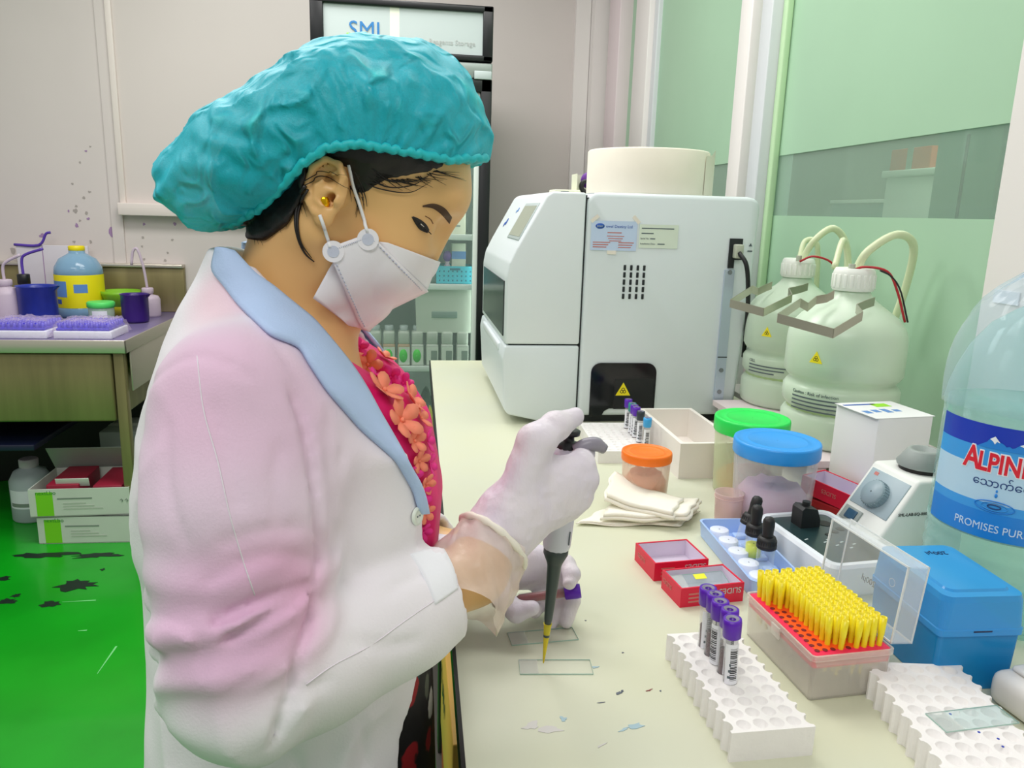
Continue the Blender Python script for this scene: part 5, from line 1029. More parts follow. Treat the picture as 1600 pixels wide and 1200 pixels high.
# ================================================================== the person
BASE = Vector((-.115, .70, 0)); YS = .70
person = thing('person', 'person in white coat, teal hair cap and white mask pipetting at the bench', 'person', BASE)
mat('skin', '#e4b678', .42, vary=.25, vscale=14, vcol='#d6a062', sss=.0); mat('skin_dark', '#7a4a26', .6); mat('lash', '#120a06', .5); mat('brow_hair', '#4a3420', .7); mat('hair', '#17100c', .45, bump=.4, bscale=90); mat('gold', '#e8b417', .2, metal=.9); mat('eye_white', '#d8cfc4', .3)
HO = np.array([-.055, YS, 1.325]); th_ = radians(27); HF = np.array([cos(th_), 0, -sin(th_)]); HU = np.array([sin(th_), 0, cos(th_)]); HL = np.array([0, 1., 0])
HR = np.stack([HF, HL, HU], 1)     # columns: forward, lateral, up
def hl(a, b, c): return HO+HF*a+HL*b+HU*c
def head_core(P):
    Q = (P-HO) @ HR; S_ = Q.copy(); S_[:, 1] = np.abs(S_[:, 1])
    d = ell(Q, (.009, 0, .041), (.087, .072, .070))
    d = smin(d, ell(Q, (.047, 0, -.006), (.049, .056, .066)), .03)
    d = smin(d, ell(S_, (.056, .034, -.030), (.030, .026, .032)), .02)
    d = smin(d, rc(S_, (.004, .050, -.036), (.054, .018, -.074), .017, .015), .025)
    d = smin(d, ell(Q, (.057, 0, -.076), (.020, .022, .015)), .02)
    d = smin(d, ell(S_, (.080, .020, .038), (.017, .034, .015)), .02)
    d = smin(d, rc(Q, (.086, 0, .018), (.0925, 0, -.026), .006, .0085), .012)
    d = smin(d, ell(S_, (.086, .011, -.030), (.010, .008, .007)), .006)
    d = smax(d, -ell(S_, (.100, .032, .010), (.016, .019, .013)), .012)
    d = smin(d, ell(S_, (.071, .033, .007), (.0125, .016, .0115)), .005)
    return d, Q, S_
EC = (-.002, .068, -.006)
def head_sdf(P):
    d, Q, S_ = head_core(P)
    # ear: flattened disc leaning back, rim, hollow, lobe, tragus
    E = S_-np.array(EC); ca, sa = cos(radians(20)), sin(radians(20)); e0 = E.copy(); e0[:, 0] = E[:, 0]*ca+E[:, 1]*sa; e0[:, 1] = -E[:, 0]*sa*1.0+E[:, 1]*ca
    t_ = radians(-12); X = e0[:, 0]*cos(t_)-e0[:, 2]*sin(t_); Z = e0[:, 0]*sin(t_)+e0[:, 2]*cos(t_); E = np.stack([X, e0[:, 1], Z/.84], -1)
    ear = ell(E, (0, .004, .002), (.016, .006, .027))
    ear = smin(ear, ell(E, (.002, .003, -.024), (.008, .005, .009)), .005)
    ear = smax(ear, -ell(E, (.001, .012, .008), (.0105, .0075, .0165)), .003)
    ear = smax(ear, -ell(E, (.0035, .011, -.006), (.0078, .012, .0088)), .003)
    rim = [(.010, .008, .004), (.012, .009, .016), (.006, .010, .0265), (-.005, .011, .0275), (-.0135, .011, .017), (-.0155, .010, .002), (-.012, .009, -.012), (-.005, .008, -.022)]
    ear = smin(ear, chain(E, rim, [.0022, .0026, .0028, .0028, .0028, .0027, .0026, .0024], .002), .003)
    ear = smin(ear, chain(E, [(.004, .009, .018), (-.002, .010, .010), (-.0075, .010, .002), (-.006, .009, -.010), (.001, .009, -.013)], [.0018]*5, .002), .003)
    ear = smin(ear, ell(E, (.0105, .006, -.005), (.004, .005, .006)), .003)
    ear = ear
    ear = smin(ear, rc(E, (.002, -.008, 0), (0, .002, 0), .010, .008), .006)
    d = smin(d, ear, .004)
    d = smax(d, -rc(E, (.0055, .012, -.004), (.0055, -.010, -.003), .0042, .0034), .0015); d = smax(d, -rc(E, (.0015, .012, .011), (-.002, .003, .013), .0040, .0028), .002)
    d = smin(d, rc(P, (-.078, YS, 1.30), (-.118, YS, 1.15), .049, .057), .03)
    d = smin(d, ell(P, (-.118, YS, 1.10), (.088, .135, .10)), .05)
    return d
def hair_sdf(P):
    d, Q, S_ = head_core(P)
    sk = ell(Q, (.007, 0, .042), (.0890, .0750, .0720)); sk = smin(sk, ell(Q, (-.066, 0, -.022), (.034, .050, .048)), .02)
    n_ = noise3(P, 60, 3)*.0015+noise3(P*np.array([1, 1, 3.0]), 140, 5)*.0008
    sk = sk+n_
    # keep above the hairline, in front of the ear a sideburn, behind the ear down to the nape
    a_, c_ = Q[:, 0], Q[:, 2]; hl_ = np.interp(a_, [-.10, -.062, -.035, -.020, .002, .016, .030, .048, .066, .085, .11], [-.070, -.070, -.046, .008, .018, -.004, .016, .036, .050, .072, .085])
    top = smax(sk, hl_-c_, .004)
    nape = head_sdf(P)-.0035+n_; zr = np.interp(P[:, 0], [-.17, -.14, -.115, -.095, -.083, -.074], [1.285, 1.280, 1.281, 1.294, 1.312, 1.335]); nape = smax(nape, zr-P[:, 2], .006); nape = smax(nape, P[:, 0]+.076, .004); nape = smax(nape, P[:, 2]-1.36, .004)
    return np.minimum(top, nape)
Vh, Qh = nets(head_sdf, (-.24, .535, 1.0), (.075, .865, 1.47), .0021)
body = np_mesh('body', Vh, Qh, 'skin', person, BASE)
Vr, Qr = nets(hair_sdf, (-.19, .60, 1.22), (.07, .80, 1.475), .0024); np_mesh('hair', Vr, Qr, 'hair', person, BASE)
# brows, lash line and lid crease laid on the face
drape('eyebrow', [(660, 323), (676, 325), (690, 335), (702, 349)], [(661, 321), (678, 318), (695, 325), (706, 339)], 'brow_hair', person, BASE, head_sdf, off=-.0002, th=.0010, n=18, k=4)
eye = drape('eye', [(643, 339), (649, 350), (656, 359), (667, 364)], [(646, 338), (657, 343), (666, 351), (670, 359)], 'lash', person, BASE, head_sdf, off=-.0002, th=.0010, n=18, k=5)
drape('eyelid_crease', [(664, 338), (672, 343), (676, 350)], [(664.6, 337), (673.2, 342), (677, 349)], 'skin_dark', person, BASE, head_sdf, off=-.0004, th=.0007, n=14, k=3)
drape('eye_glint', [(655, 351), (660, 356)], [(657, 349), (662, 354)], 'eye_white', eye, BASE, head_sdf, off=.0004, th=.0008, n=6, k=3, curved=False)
def mirrored(o, parent):
    me = o.data.copy(); me.transform(Matrix.Diagonal((1, -1, 1, 1))); me.flip_normals(); return obj(o.name.split('.')[0], me, None, parent)
for o in [c for c in person.children if c.name.split('.')[0] in ('eyebrow', 'eye', 'eyelid_crease')]: mirrored(o, person)
m = MB()
for i in range(10):
    f_ = i/9; p = march(head_sdf, [(646+22*f_, 341+19*f_)])[0]; q = atY(650+24*f_, 347+19*f_, p[1]-.003); m.tube([Vector(p)-BASE, q-BASE], .0004, 5)
m.build('eyelashes', 'lash', eye)
# wisps of hair
def strand(px, r, fn=head_sdf, off=.0015, name='hair_strand'):
    q = smooth_line(px, 26); P = march(fn, q); N = grad(fn, P, .002); P = P+N*off; n = len(P); MB().tube([Vector(p)-BASE for p in P], r, 6, rads=[r*(1-.75*(i/(n-1))**2) for i in range(n)]).build(name, 'hair', person)
for px, r in (([(478, 290), (468, 318), (464, 345), (468, 372), (478, 395), (492, 408)], .0017), ([(481, 296), (470, 325), (467, 350), (472, 378), (488, 402)], .0011), ([(548, 262), (572, 285), (600, 296), (640, 300), (672, 284)], .0006), ([(560, 262), (600, 290), (640, 290), (668, 276)], .0007), ([(580, 262), (610, 282), (650, 282), (676, 270)], .0007), ([(545, 262), (556, 290), (562, 312), (566, 330)], .0006), ([(552, 262), (565, 288), (572, 308), (574, 322)], .0007), ([(560, 270), (580, 284), (600, 288)], .0006), ([(548, 290), (560, 315), (556, 340)], .0005), ([(475, 285), (500, 268), (540, 275)], .0004), ([(476, 290), (505, 275), (545, 296)], .0004)): strand(px, r)
rw = random.Random(11); mw = MB()
for i in range(70):
    if i < 34:
        f_ = rw.random(); x0, y0 = 556+125*f_, 264+16*sin(f_*3); dx, dy = rw.uniform(10, 46), rw.uniform(2, 20)
    elif i < 46: x0, y0 = rw.uniform(548, 566), rw.uniform(285, 310); dx, dy = rw.uniform(-6, 8), rw.uniform(14, 34)
    else: f_ = (i-46)/23; x0, y0 = 398+76*f_, 360-52*f_; dx, dy = rw.uniform(2, 12), rw.uniform(12, 30)
    q = smooth_line([(x0, y0), (x0+dx*.4+rw.uniform(-3, 3), y0+dy*.5), (x0+dx, y0+dy)], 7); P = march(head_sdf, q); N = grad(head_sdf, P, .002)
    if np.abs(np.diff(P[:, 1])).max() < .02: mw.tube([Vector(p+n_*.0012)-BASE for p, n_ in zip(P, N)], .0003, 4, rads=[.00042*(1-.8*j/6) for j in range(7)])
hw = mw.build('hair_wisps', 'hair', person); hw['kind'] = 'stuff'
pe = march(head_sdf, [(507, 316)])[0]; MB().sphere(Vector(pe)-BASE+Vector((0, -.0015, 0)), (.0042, .003, .0052), 10).build('earring', 'gold', person)

# ---- hair cap

def cap_mat():
    m = mat('cap_teal2', '#12bcc8', .5, alpha=.76, edge=False); n, L = m.node_tree.nodes, m.node_tree.links; b = n['Principled BSDF']
    tc = n.new('ShaderNodeTexCoord'); mp = n.new('ShaderNodeMapping'); mp.inputs['Scale'].default_value = (1, 1, .8); mp.inputs['Rotation'].default_value = (0, radians(35), 0); L.new(tc.outputs['Object'], mp.inputs[0])
    def nz(scale, typ, det, dist): 
        t = n.new('ShaderNodeTexNoise'); t.noise_type = typ; t.inputs['Scale'].default_value = scale; t.inputs['Detail'].default_value = det; t.inputs['Distortion'].default_value = dist; L.new(mp.outputs[0], t.inputs['Vector']); return t
    r1 = nz(38, 'RIDGED_MULTIFRACTAL', 3, 1.2); f1 = nz(420, 'FBM', 3, 1.5)
    rp = n.new('ShaderNodeValToRGB'); L.new(r1.outputs['Fac'], rp.inputs[0]); e = rp.color_ramp.elements; e[0].position = .15; e[0].color = (*lin('#18c2d4'), 1); e[1].position = .90; e[1].color = (*lin('#c4fffd'), 1); q = e.new(.66); q.color = (*lin('#3ae2e6'), 1)
    mx = n.new('ShaderNodeMix'); mx.data_type = 'RGBA'; mx.blend_type = 'MULTIPLY'; mx.inputs['Factor'].default_value = .3; L.new(rp.outputs[0], mx.inputs['A']); L.new(f1.outputs['Fac'], mx.inputs['B']); 
    r2 = n.new('ShaderNodeValToRGB'); L.new(f1.outputs['Fac'], r2.inputs[0]); r2.color_ramp.elements[0].position = .35; r2.color_ramp.elements[0].color = (.62, .68, .7, 1); r2.color_ramp.elements[1].position = .6; L.new(r2.outputs[0], mx.inputs['B'])
    L.new(mx.outputs['Result'], b.inputs['Base Color'])
    bp = n.new('ShaderNodeBump'); bp.inputs['Strength'].default_value = 1.0; bp.inputs['Distance'].default_value = .010; L.new(r1.outputs['Fac'], bp.inputs['Height']); bp2 = n.new('ShaderNodeBump'); bp2.inputs['Strength'].default_value = .4; bp2.inputs['Distance'].default_value = .001; L.new(f1.outputs['Fac'], bp2.inputs['Height']); L.new(bp.outputs[0], bp2.inputs['Normal']); L.new(bp2.outputs[0], b.inputs['Normal'])
cap_mat(); mat('cap_band', '#19c4cc', .55, vary=.1, vscale=80)
bd = np.array([.20, 0, .098]); bd = bd/np.linalg.norm(bd); BR = np.stack([bd, np.array([0, 1., 0]), np.array([-bd[2], 0, bd[0]])], 1)
def cap_solid(P):
    d = ell(P, (-.008, YS, 1.366), (.079, .086, .083))
    d = smin(d, ell(P, (-.112, YS, 1.353), (.101, .082, .050), BR), .05)
    d = smin(d, ell(P, (-.058, YS, 1.372), (.070, .086, .058), BR), .03)
    return d
def cap_disp(P):
    Q = (P-np.array([-.02, YS, 1.345])); ang = np.arctan2(Q[:, 2]+.02, Q[:, 0]); up_ = np.clip((P[:, 2]-1.335)/.10, 0, 1)
    w1 = np.sin(ang*26+5*noise3(P, 22, 2)+np.abs(Q[:, 1])*60)*.0016*(1-up_*.5)
    w2 = noise3(P*np.array([.7, 1, 1.6]), 34, 9)*.0034+noise3(P*np.array([1.5, 1, .7]), 70, 4)*.0016
    r_ = 1-np.abs(noise3(P*np.array([1.1, .8, 1]), 24, 8)); return w1*1.1*(1-.6*up_)+w2*.55-(r_**6)*.0042
EX = [-.22, -.17, -.150, -.132, -.114, -.095, -.078, -.060, -.037, .0, .034, .058, .08]; EZ = [1.285, 1.283, 1.288, 1.296, 1.306, 1.322, 1.338, 1.350, 1.354, 1.350, 1.346, 1.350, 1.352]
def cap_sdf(P):
    d = cap_solid(P)+cap_disp(P); ze = np.interp(P[:, 0], EX, EZ)+.0008*np.sin(P[:, 0]*700)
    return smax(d, ze-P[:, 2], .006)
Vc, Qc = nets(cap_sdf, (-.235, .59, 1.26), (.085, .81, 1.47), .0021); np_mesh('hair_cap', Vc, Qc, 'cap_teal2', person, BASE)
# gathered elastic edge along the cut line, both sides
xs_ = np.linspace(-.158, .066, 110); zs_ = np.interp(xs_, EX, EZ)+.0008*np.sin(xs_*700)+.0028
lo_, hi_ = np.full(110, .56), np.full(110, YS)
for _ in range(26):
    mid = (lo_+hi_)/2; ins_ = (cap_solid(np.stack([xs_, mid, zs_], -1))) < 0; hi_ = np.where(ins_, mid, hi_); lo_ = np.where(ins_, lo_, mid)
ok_ = cap_solid(np.stack([xs_, np.full(110, YS), zs_], -1)) < -.0005
for sg in (-1, 1):
    pts = [Vector((x, YS+sg*(YS-y+.0005), z))-BASE for x, y, z, o_ in zip(xs_, hi_, zs_, ok_) if o_]
    MB().tube(pts, .0022, 8, rads=[.0034+.0006*sin(i*2.1) for i in range(len(pts))]).build('cap_elastic', 'cap_band', person)

# ---- mask
mat('mask', '#ecebf0', .6, vary=.10, vscale=7, vcol='#eadbe2', bump=.06, bscale=500); mat('mask_stitch', '#c3c9da', .6); mat('loop_white', '#eef0f4', .6)
def Wp(px, py, Y): return np.array(tuple(atY(px, py, Y)))
def push_out(G, clear):
    P = G.reshape(-1, 3).copy()
    for _ in range(8):
        d = head_sdf(P); g = grad(head_sdf, P, .002); bad = d < clear; P[bad] += g[bad]*(clear-d[bad])[:, None]
    return P.reshape(G.shape)
def mpatch(p00, p10, p11, p01, y0, y1, n=20, k=22, clear=.004, pw=2.2):
    """panel between two near-side corners (p00, p10) and two corners on the middle line (p01, p11)"""
    u = np.linspace(0, 1, n)[:, None, None]; v = np.linspace(0, 1, k)[None, :, None]; p00, p10, p11, p01 = (np.array(q, float) for q in (p00, p10, p11, p01))
    px = (1-u)*(1-v)*p00+u*(1-v)*p10+u*v*p11+(1-u)*v*p01; Y = (y1-(y1-y0)*(1-v**pw)**(1/pw))*np.ones((n, 1, 1))
    G = np.array([[tuple(atY(px[i, j, 0], px[i, j, 1], Y[i, j, 0])) for j in range(k)] for i in range(n)]); return push_out(G, clear)
def mirror(G): G2 = G.copy(); G2[..., 1] = 2*YS-G2[..., 1]; return G2[::-1]
G = mpatch((511, 388), (577, 364), (669, 455), (561, 507), .630, YS)
mk = grid_mesh('mask', G, 'mask', person, BASE, .0014); grid_mesh('mask_panel', mirror(G), 'mask', mk, BASE, .0014)
Gu = mpatch((584, 376), (606, 379), (684, 408), (667, 453), .640, YS, 12, 16, .0022); Gl = mpatch((526, 398), (489, 466), (532, 497), (568, 503), .640, .698, 12, 16, .0022)
for nm, g_ in (('upper_panel', Gu), ('lower_panel', Gl)):
    grid_mesh(nm, g_, 'mask', mk, BASE, .0012); grid_mesh(nm, mirror(g_), 'mask', mk, BASE, .0012)
# ear tabs with welded buttons, stitched borders
def tabs(sgn):
    mir = lambda p: p if sgn > 0 else np.array([p[0], 2*YS-p[1], p[2]])
    for (px, py, Y, r) in ((575, 374, .630, .0085), (521, 393, .630, .0085)):
        c = mir(Wp(px, py, Y)); m = MB(); m.cyl(r, -.0012, .0012, 24, M=T(*(Vector(c)-BASE)) @ RX(pi/2)); m.build('tab', 'mask', mk)
        m = MB(); m.cyl(r*.55, -.0016, .0016, 18, M=T(*(Vector(c)-BASE)) @ RX(pi/2)); m.build('weld', 'mask_stitch', mk)
tabs(1); tabs(-1)
def stitch(Gx, idxs):
    m = MB(); L = [Gx[i] for i in idxs]; L = np.array(L); R_ = resample(L, 44)
    for i in range(0, 43, 2): m.tube([Vector(R_[i])-BASE+Vector((0, -.0011, 0)), Vector(R_[i+1])-BASE+Vector((0, -.0011, 0))], .00055, 4)
    return m
mm_ = MB()
def edge_pts(Gx, a): return [Gx[1, j] for j in range(1, Gx.shape[1]-1)] if a == 0 else [Gx[-2, j] for j in range(1, Gx.shape[1]-1)] if a == 1 else [Gx[i, 1] for i in range(1, Gx.shape[0]-1)]
for a in (0, 1, 2):
    m = MB(); R_ = resample(np.array(edge_pts(G, a)), 46)
    for i in range(0, 45, 2): m.tube([Vector(R_[i])-BASE+Vector((0, -.0012, 0)), Vector(R_[i+1])-BASE+Vector((0, -.0012, 0))], .0006, 4)
    m.build('stitching', 'mask_stitch', mk)
for px in ([(545, 258), (552, 290), (562, 320), (575, 362)], [(500, 336), (505, 350), (512, 372), (517, 386)]):
    q = smooth_line(px, 20); P = march(head_sdf, q); P[:, 1] -= .002; P[-3:, 1] = np.minimum(P[-3:, 1], .629); MB().tube([Vector(p)-BASE for p in P], .0014, 7).build('ear_loop', 'loop_white', mk)
    P2 = P.copy(); P2[:, 1] = 2*YS-P2[:, 1]; MB().tube([Vector(p)-BASE for p in P2], .0014, 7).build('ear_loop', 'loop_white', mk)

# ---- coat
SH = np.array([-.120, .562, 1.158]); EL = V3(atY(385, 1068, .520)); WR = V3(atY(742, 893, .625)); CU = EL+(WR-EL)*.82
SH2 = np.array([-.125, .845, 1.150]); EL2 = np.array([-.115, .905, .935]); WR2 = np.array([.070, .805, .925]); CU2 = EL2+(WR2-EL2)*.80
TZs = np.array([.40, .60, .75, .83, .92, 1.00, 1.06, 1.12, 1.16, 1.195, 1.225, 1.25, 1.275, 1.30])
TCX = np.array([-.108, -.108, -.107, -.105, -.103, -.101, -.099, -.102, -.109, -.117, -.123, -.121, -.117, -.112])
TA = np.array([.155, .147, .138, .132, .130, .131, .133, .125, .107, .087, .068, .056, .048, .046])
TB = np.array([.20, .19, .18, .172, .158, .154, .158, .160, .150, .122, .092, .070, .060, .056])
def torso(P, grow=0.0):
    z = P[:, 2]; cx, a_, b_ = np.interp(z, TZs, TCX), np.interp(z, TZs, TA)+grow, np.interp(z, TZs, TB)+grow
    X, Y = (P[:, 0]-cx)/a_, (P[:, 1]-YS)/b_; r_ = (np.abs(X)**2.3+np.abs(Y)**2.3)**(1/2.3); return (r_-1)*np.minimum(a_, b_)*.85
CREASES = []
def sleeve_wrinkle(P):
    # folds gathering at the inside of the elbow and running around the arm
    ua = (EL-SH); t = ((P-SH) @ ua)/(ua @ ua); q = P-(SH+t[:, None]*ua); ang = np.arctan2(q[:, 1]+.02, q[:, 0])
    fold = np.sin(t*34+1.3*np.sin(ang*1.5)+2*noise3(P, 14, 6)+q[:, 0]*55)*np.clip((t-.35)/.6, 0, 1)*np.clip((1.2-t)/.3, 0, 1)
    return fold*.0050
def coat_solid(P):
    d = torso(P)
    arm = chain(P, [SH+np.array([.0, .02, .004]), SH+(EL-SH)*.35, SH+(EL-SH)*.7, EL], [.062, .060, .056, .053], .03)
    arm = arm+sleeve_wrinkle(P)
    fore = chain(P, [EL, EL+(CU-EL)*.3, EL+(CU-EL)*.65, CU], [.054, .053, .048, .043], .02)
    fore = smax(fore, ((P-CU) @ ((WR-EL)/np.linalg.norm(WR-EL))), .006)
    ra = smin(arm, fore, .010)
    arm2 = chain(P, [SH2, EL2], [.062, .052], .02); fore2 = chain(P, [EL2, CU2], [.052, .042], .02); fore2 = smax(fore2, ((P-CU2) @ ((WR2-EL2)/np.linalg.norm(WR2-EL2))), .006)
    kk = np.clip((P[:, 2]-1.08)/.06, 0, 1)*.022+.006; d = smin(d, ra, kk); d = smin(d, smin(arm2, fore2, .03), .03)
    rg = 1-np.abs(noise3(P*np.array([1.0, .7, .55])+np.array([0, 0, .3])*P[:, 0:1], 15, 11)); d = d+noise3(P, 16, 1)*.0022+noise3(P*np.array([1, 1, .6]), 36, 2)*.0012-(rg**5)*.0050*np.clip((1.24-P[:, 2])/.1, .1, 1)
    return d
def groove(px, r, depth=.6, fn=coat_solid):
    P = march(fn, smooth_line(px, 12)); N = grad(fn, P, .004); CREASES.append((P+N*r*(1-depth), r))
    if depth > .5: CREASES.append((P-N*r*1.1, r*.75))
groove([(497, 916), (462, 944), (428, 964), (390, 990), (345, 1008)], .0042, .9)
groove([(496, 908), (442, 926), (395, 944), (325, 974)], .0036, .7)
groove([(497, 922), (484, 975), (462, 1050), (440, 1130), (425, 1165)], .0040, .8)
groove([(480, 872), (420, 868), (365, 885), (312, 918)], .0042, .45)
groove([(474, 822), (415, 828), (338, 852)], .0042, .4)
groove([(474, 1000), (425, 1048), (366, 1078)], .0042, .4)
groove([(520, 1060), (470, 1090), (445, 1130)], .0040, .4)
groove([(452, 600), (474, 650), (486, 710), (496, 780), (500, 850), (497, 905)], .0036, .8)
groove([(440, 690), (428, 760), (440, 820)], .0042, .4)
groove([(535, 690), (537, 760), (545, 850), (556, 900)], .0030, .5)
groove([(520, 880), (520, 760), (512, 640)], .0034, .45)
groove([(428, 530), (470, 600), (505, 680), (520, 760)], .0030, .35)
groove([(330, 620), (350, 700), (376, 800)], .0034, .35)
groove([(260, 650), (262, 760), (290, 860)], .0040, .4)
groove([(215, 640), (238, 596), (275, 566), (310, 556), (352, 566), (392, 590), (430, 640)], .0022, .5)
groove([(222, 960), (300, 985), (322, 1060)], .0034, .35)
groove([(600, 930), (640, 905), (690, 890)], .0034, .35)
groove([(540, 1000), (600, 1010), (660, 1000)], .0036, .35)
groove([(565, 1120), (572, 1200)], .0030, .5); groove([(460, 1180), (470, 1230)], .0030, .5)
INNER = [(371, 394), (398, 425), (425, 448), (455, 475), (487, 503), (521, 544), (545, 574), (562, 599), (610, 681), (648, 749), (660, 800), (664, 840)]
_ip = march(lambda P: np.minimum(coat_solid(P), rc(P, (-.085, YS, 1.30), (-.118, YS, 1.15), .058, .066)), np.array(INNER, float)); _o = np.argsort(_ip[:, 2]); IZ, IY = _ip[_o, 2], _ip[_o, 1]
print('INNER', np.round(_ip, 3).tolist())
def wedge(P):   # opening of the coat: a V at the chest and a parted skirt front
    z = P[:, 2]; w_ = np.interp(z, [.40, .60, .80, .88, .92, .955, .985, 1.03, 1.06, 1.12, 1.17, 1.21, 1.30], [.15, .145, .136, .12, .08, .0, .016, .038, .048, .062, .070, .066, .055])
    near = np.where(z > .975, np.interp(z, IZ, IY)+.002, YS+.004-w_); lim = np.maximum(near-P[:, 1], P[:, 1]-np.where(z > .975, 2*YS-near, YS+.004+w_)); return np.maximum(lim, (np.interp(z, TZs, TCX)+np.where(z < .95, -.02, .012))-P[:, 0])
def coat_sdf(P):
    d = coat_solid(P)
    for L, r in CREASES:
        c = None; box = np.all((P > L.min(0)-.02) & (P < L.max(0)+.02), 1)
        if box.any(): d[box] = smax(d[box], -chain(P[box], list(L), [r*.3]+[r]*(len(L)-2)+[r*.3], .002), .0045)
    d = smax(d, -wedge(P), .004)
    # hollow neck and cuffs, cut hem
    d = smax(d, -(rc(P, (-.07, YS, 1.36), (-.118, YS, 1.17), .062, .060)), .004)
    dr = (WR-EL)/np.linalg.norm(WR-EL); d = smax(d, -rc(P, CU-dr*.035, WR, .036, .036), .004); dr2 = (WR2-EL2)/np.linalg.norm(WR2-EL2); d = smax(d, -rc(P, CU2-dr2*.03, WR2, .035, .035), .004)
    d = smax(d, .42-P[:, 2], .004)
    ztop = np.interp(P[:, 0], [-.25, -.165, -.12, -.09, -.05, .05], [1.30, 1.275, 1.262, 1.235, 1.20, 1.20]); d = smax(d, P[:, 2]-ztop, .004)
    return d
def shade_tint_mat():  # pinkish shading of the white cloth, painted into its colour as soft patches
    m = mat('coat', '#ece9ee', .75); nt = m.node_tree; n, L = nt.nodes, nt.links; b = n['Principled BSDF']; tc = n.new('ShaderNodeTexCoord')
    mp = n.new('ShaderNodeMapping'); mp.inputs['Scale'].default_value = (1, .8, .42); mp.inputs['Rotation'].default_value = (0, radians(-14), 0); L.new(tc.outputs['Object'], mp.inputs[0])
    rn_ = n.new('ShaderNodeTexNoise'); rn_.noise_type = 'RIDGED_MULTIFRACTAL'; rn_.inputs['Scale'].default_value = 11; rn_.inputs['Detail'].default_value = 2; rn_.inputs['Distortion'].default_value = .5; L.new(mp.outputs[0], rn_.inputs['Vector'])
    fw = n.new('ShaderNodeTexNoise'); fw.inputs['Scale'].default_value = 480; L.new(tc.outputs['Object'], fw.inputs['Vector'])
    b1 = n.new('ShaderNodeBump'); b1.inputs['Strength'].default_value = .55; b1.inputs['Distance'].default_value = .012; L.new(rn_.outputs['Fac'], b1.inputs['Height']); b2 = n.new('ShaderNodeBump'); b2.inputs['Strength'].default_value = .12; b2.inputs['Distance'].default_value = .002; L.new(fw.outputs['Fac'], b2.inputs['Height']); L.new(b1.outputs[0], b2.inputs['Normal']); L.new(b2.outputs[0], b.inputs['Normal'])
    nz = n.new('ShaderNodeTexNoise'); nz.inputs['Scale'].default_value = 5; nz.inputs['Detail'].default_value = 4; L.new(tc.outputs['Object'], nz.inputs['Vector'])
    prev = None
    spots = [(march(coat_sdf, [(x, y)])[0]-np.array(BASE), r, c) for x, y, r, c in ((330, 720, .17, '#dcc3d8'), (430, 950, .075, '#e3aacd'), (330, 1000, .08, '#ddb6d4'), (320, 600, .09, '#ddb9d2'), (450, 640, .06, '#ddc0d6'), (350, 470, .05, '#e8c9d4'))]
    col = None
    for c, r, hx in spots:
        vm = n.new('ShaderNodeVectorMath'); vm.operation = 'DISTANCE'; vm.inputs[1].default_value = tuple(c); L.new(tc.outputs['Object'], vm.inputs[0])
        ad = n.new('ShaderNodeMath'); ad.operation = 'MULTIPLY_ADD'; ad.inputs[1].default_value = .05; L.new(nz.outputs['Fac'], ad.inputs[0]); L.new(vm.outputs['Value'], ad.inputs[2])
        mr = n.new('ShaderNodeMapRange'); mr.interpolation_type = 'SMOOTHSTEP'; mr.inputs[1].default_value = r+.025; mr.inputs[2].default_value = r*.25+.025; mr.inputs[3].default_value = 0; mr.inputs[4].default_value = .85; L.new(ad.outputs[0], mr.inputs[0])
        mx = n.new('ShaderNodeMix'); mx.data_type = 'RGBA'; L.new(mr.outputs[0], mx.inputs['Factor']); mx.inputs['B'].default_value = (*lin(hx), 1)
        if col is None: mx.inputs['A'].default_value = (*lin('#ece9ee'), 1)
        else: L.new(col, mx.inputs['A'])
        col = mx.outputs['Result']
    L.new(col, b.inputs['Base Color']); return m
coat_m = shade_tint_mat()
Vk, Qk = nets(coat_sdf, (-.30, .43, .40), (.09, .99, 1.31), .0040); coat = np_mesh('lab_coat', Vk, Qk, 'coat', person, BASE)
sm = coat.modifiers.new('smooth', 'SMOOTH'); sm.factor = .5; sm.iterations = 1
mat('lapel', '#b4cbee', .7, bump=.2, bscale=500); mat('coat_white', '#eef1f6', .7, bump=.12, bscale=420); mat('button', '#dfe8dc', .3); mat('seam', '#e2dce4', .7)
def coat_fill(P): return np.minimum(coat_solid(P), rc(P, (-.085, YS, 1.30), (-.118, YS, 1.15), .058, .066))
lapel = drape('lapel', [(343, 390), (334, 425), (372, 480), (419, 527), (466, 545), (474, 562), (507, 612), (562, 674), (617, 722), (644, 770), (652, 804)], [(371, 394), (398, 425), (425, 448), (455, 475), (487, 503), (521, 544), (545, 574), (562, 599), (610, 681), (648, 749), (660, 800)], 'lapel', coat, BASE, coat_fill, off=.0025, th=.0022, n=70, k=10, bulge=.004, curved=False)
mirrored(lapel, coat)
drape('cuff', [(640, 866), (662, 900), (680, 945)], [(705, 846), (722, 880), (727, 912)], 'coat_white', coat, BASE, coat_solid, off=-.001, th=.0016, n=20, k=8)
for px in ([(478, 1070), (520, 1040), (580, 1008), (640, 965), (724, 908)], [(308, 556), (318, 640), (340, 720), (358, 800), (378, 870), (398, 930)]):
    q = smooth_line(px, 30); P = march(coat_sdf, q); N = grad(coat_sdf, P, .003); MB().tube([Vector(p)-BASE for p, n_ in zip(P, N)], .0005, 6).build('seam', 'seam', coat)
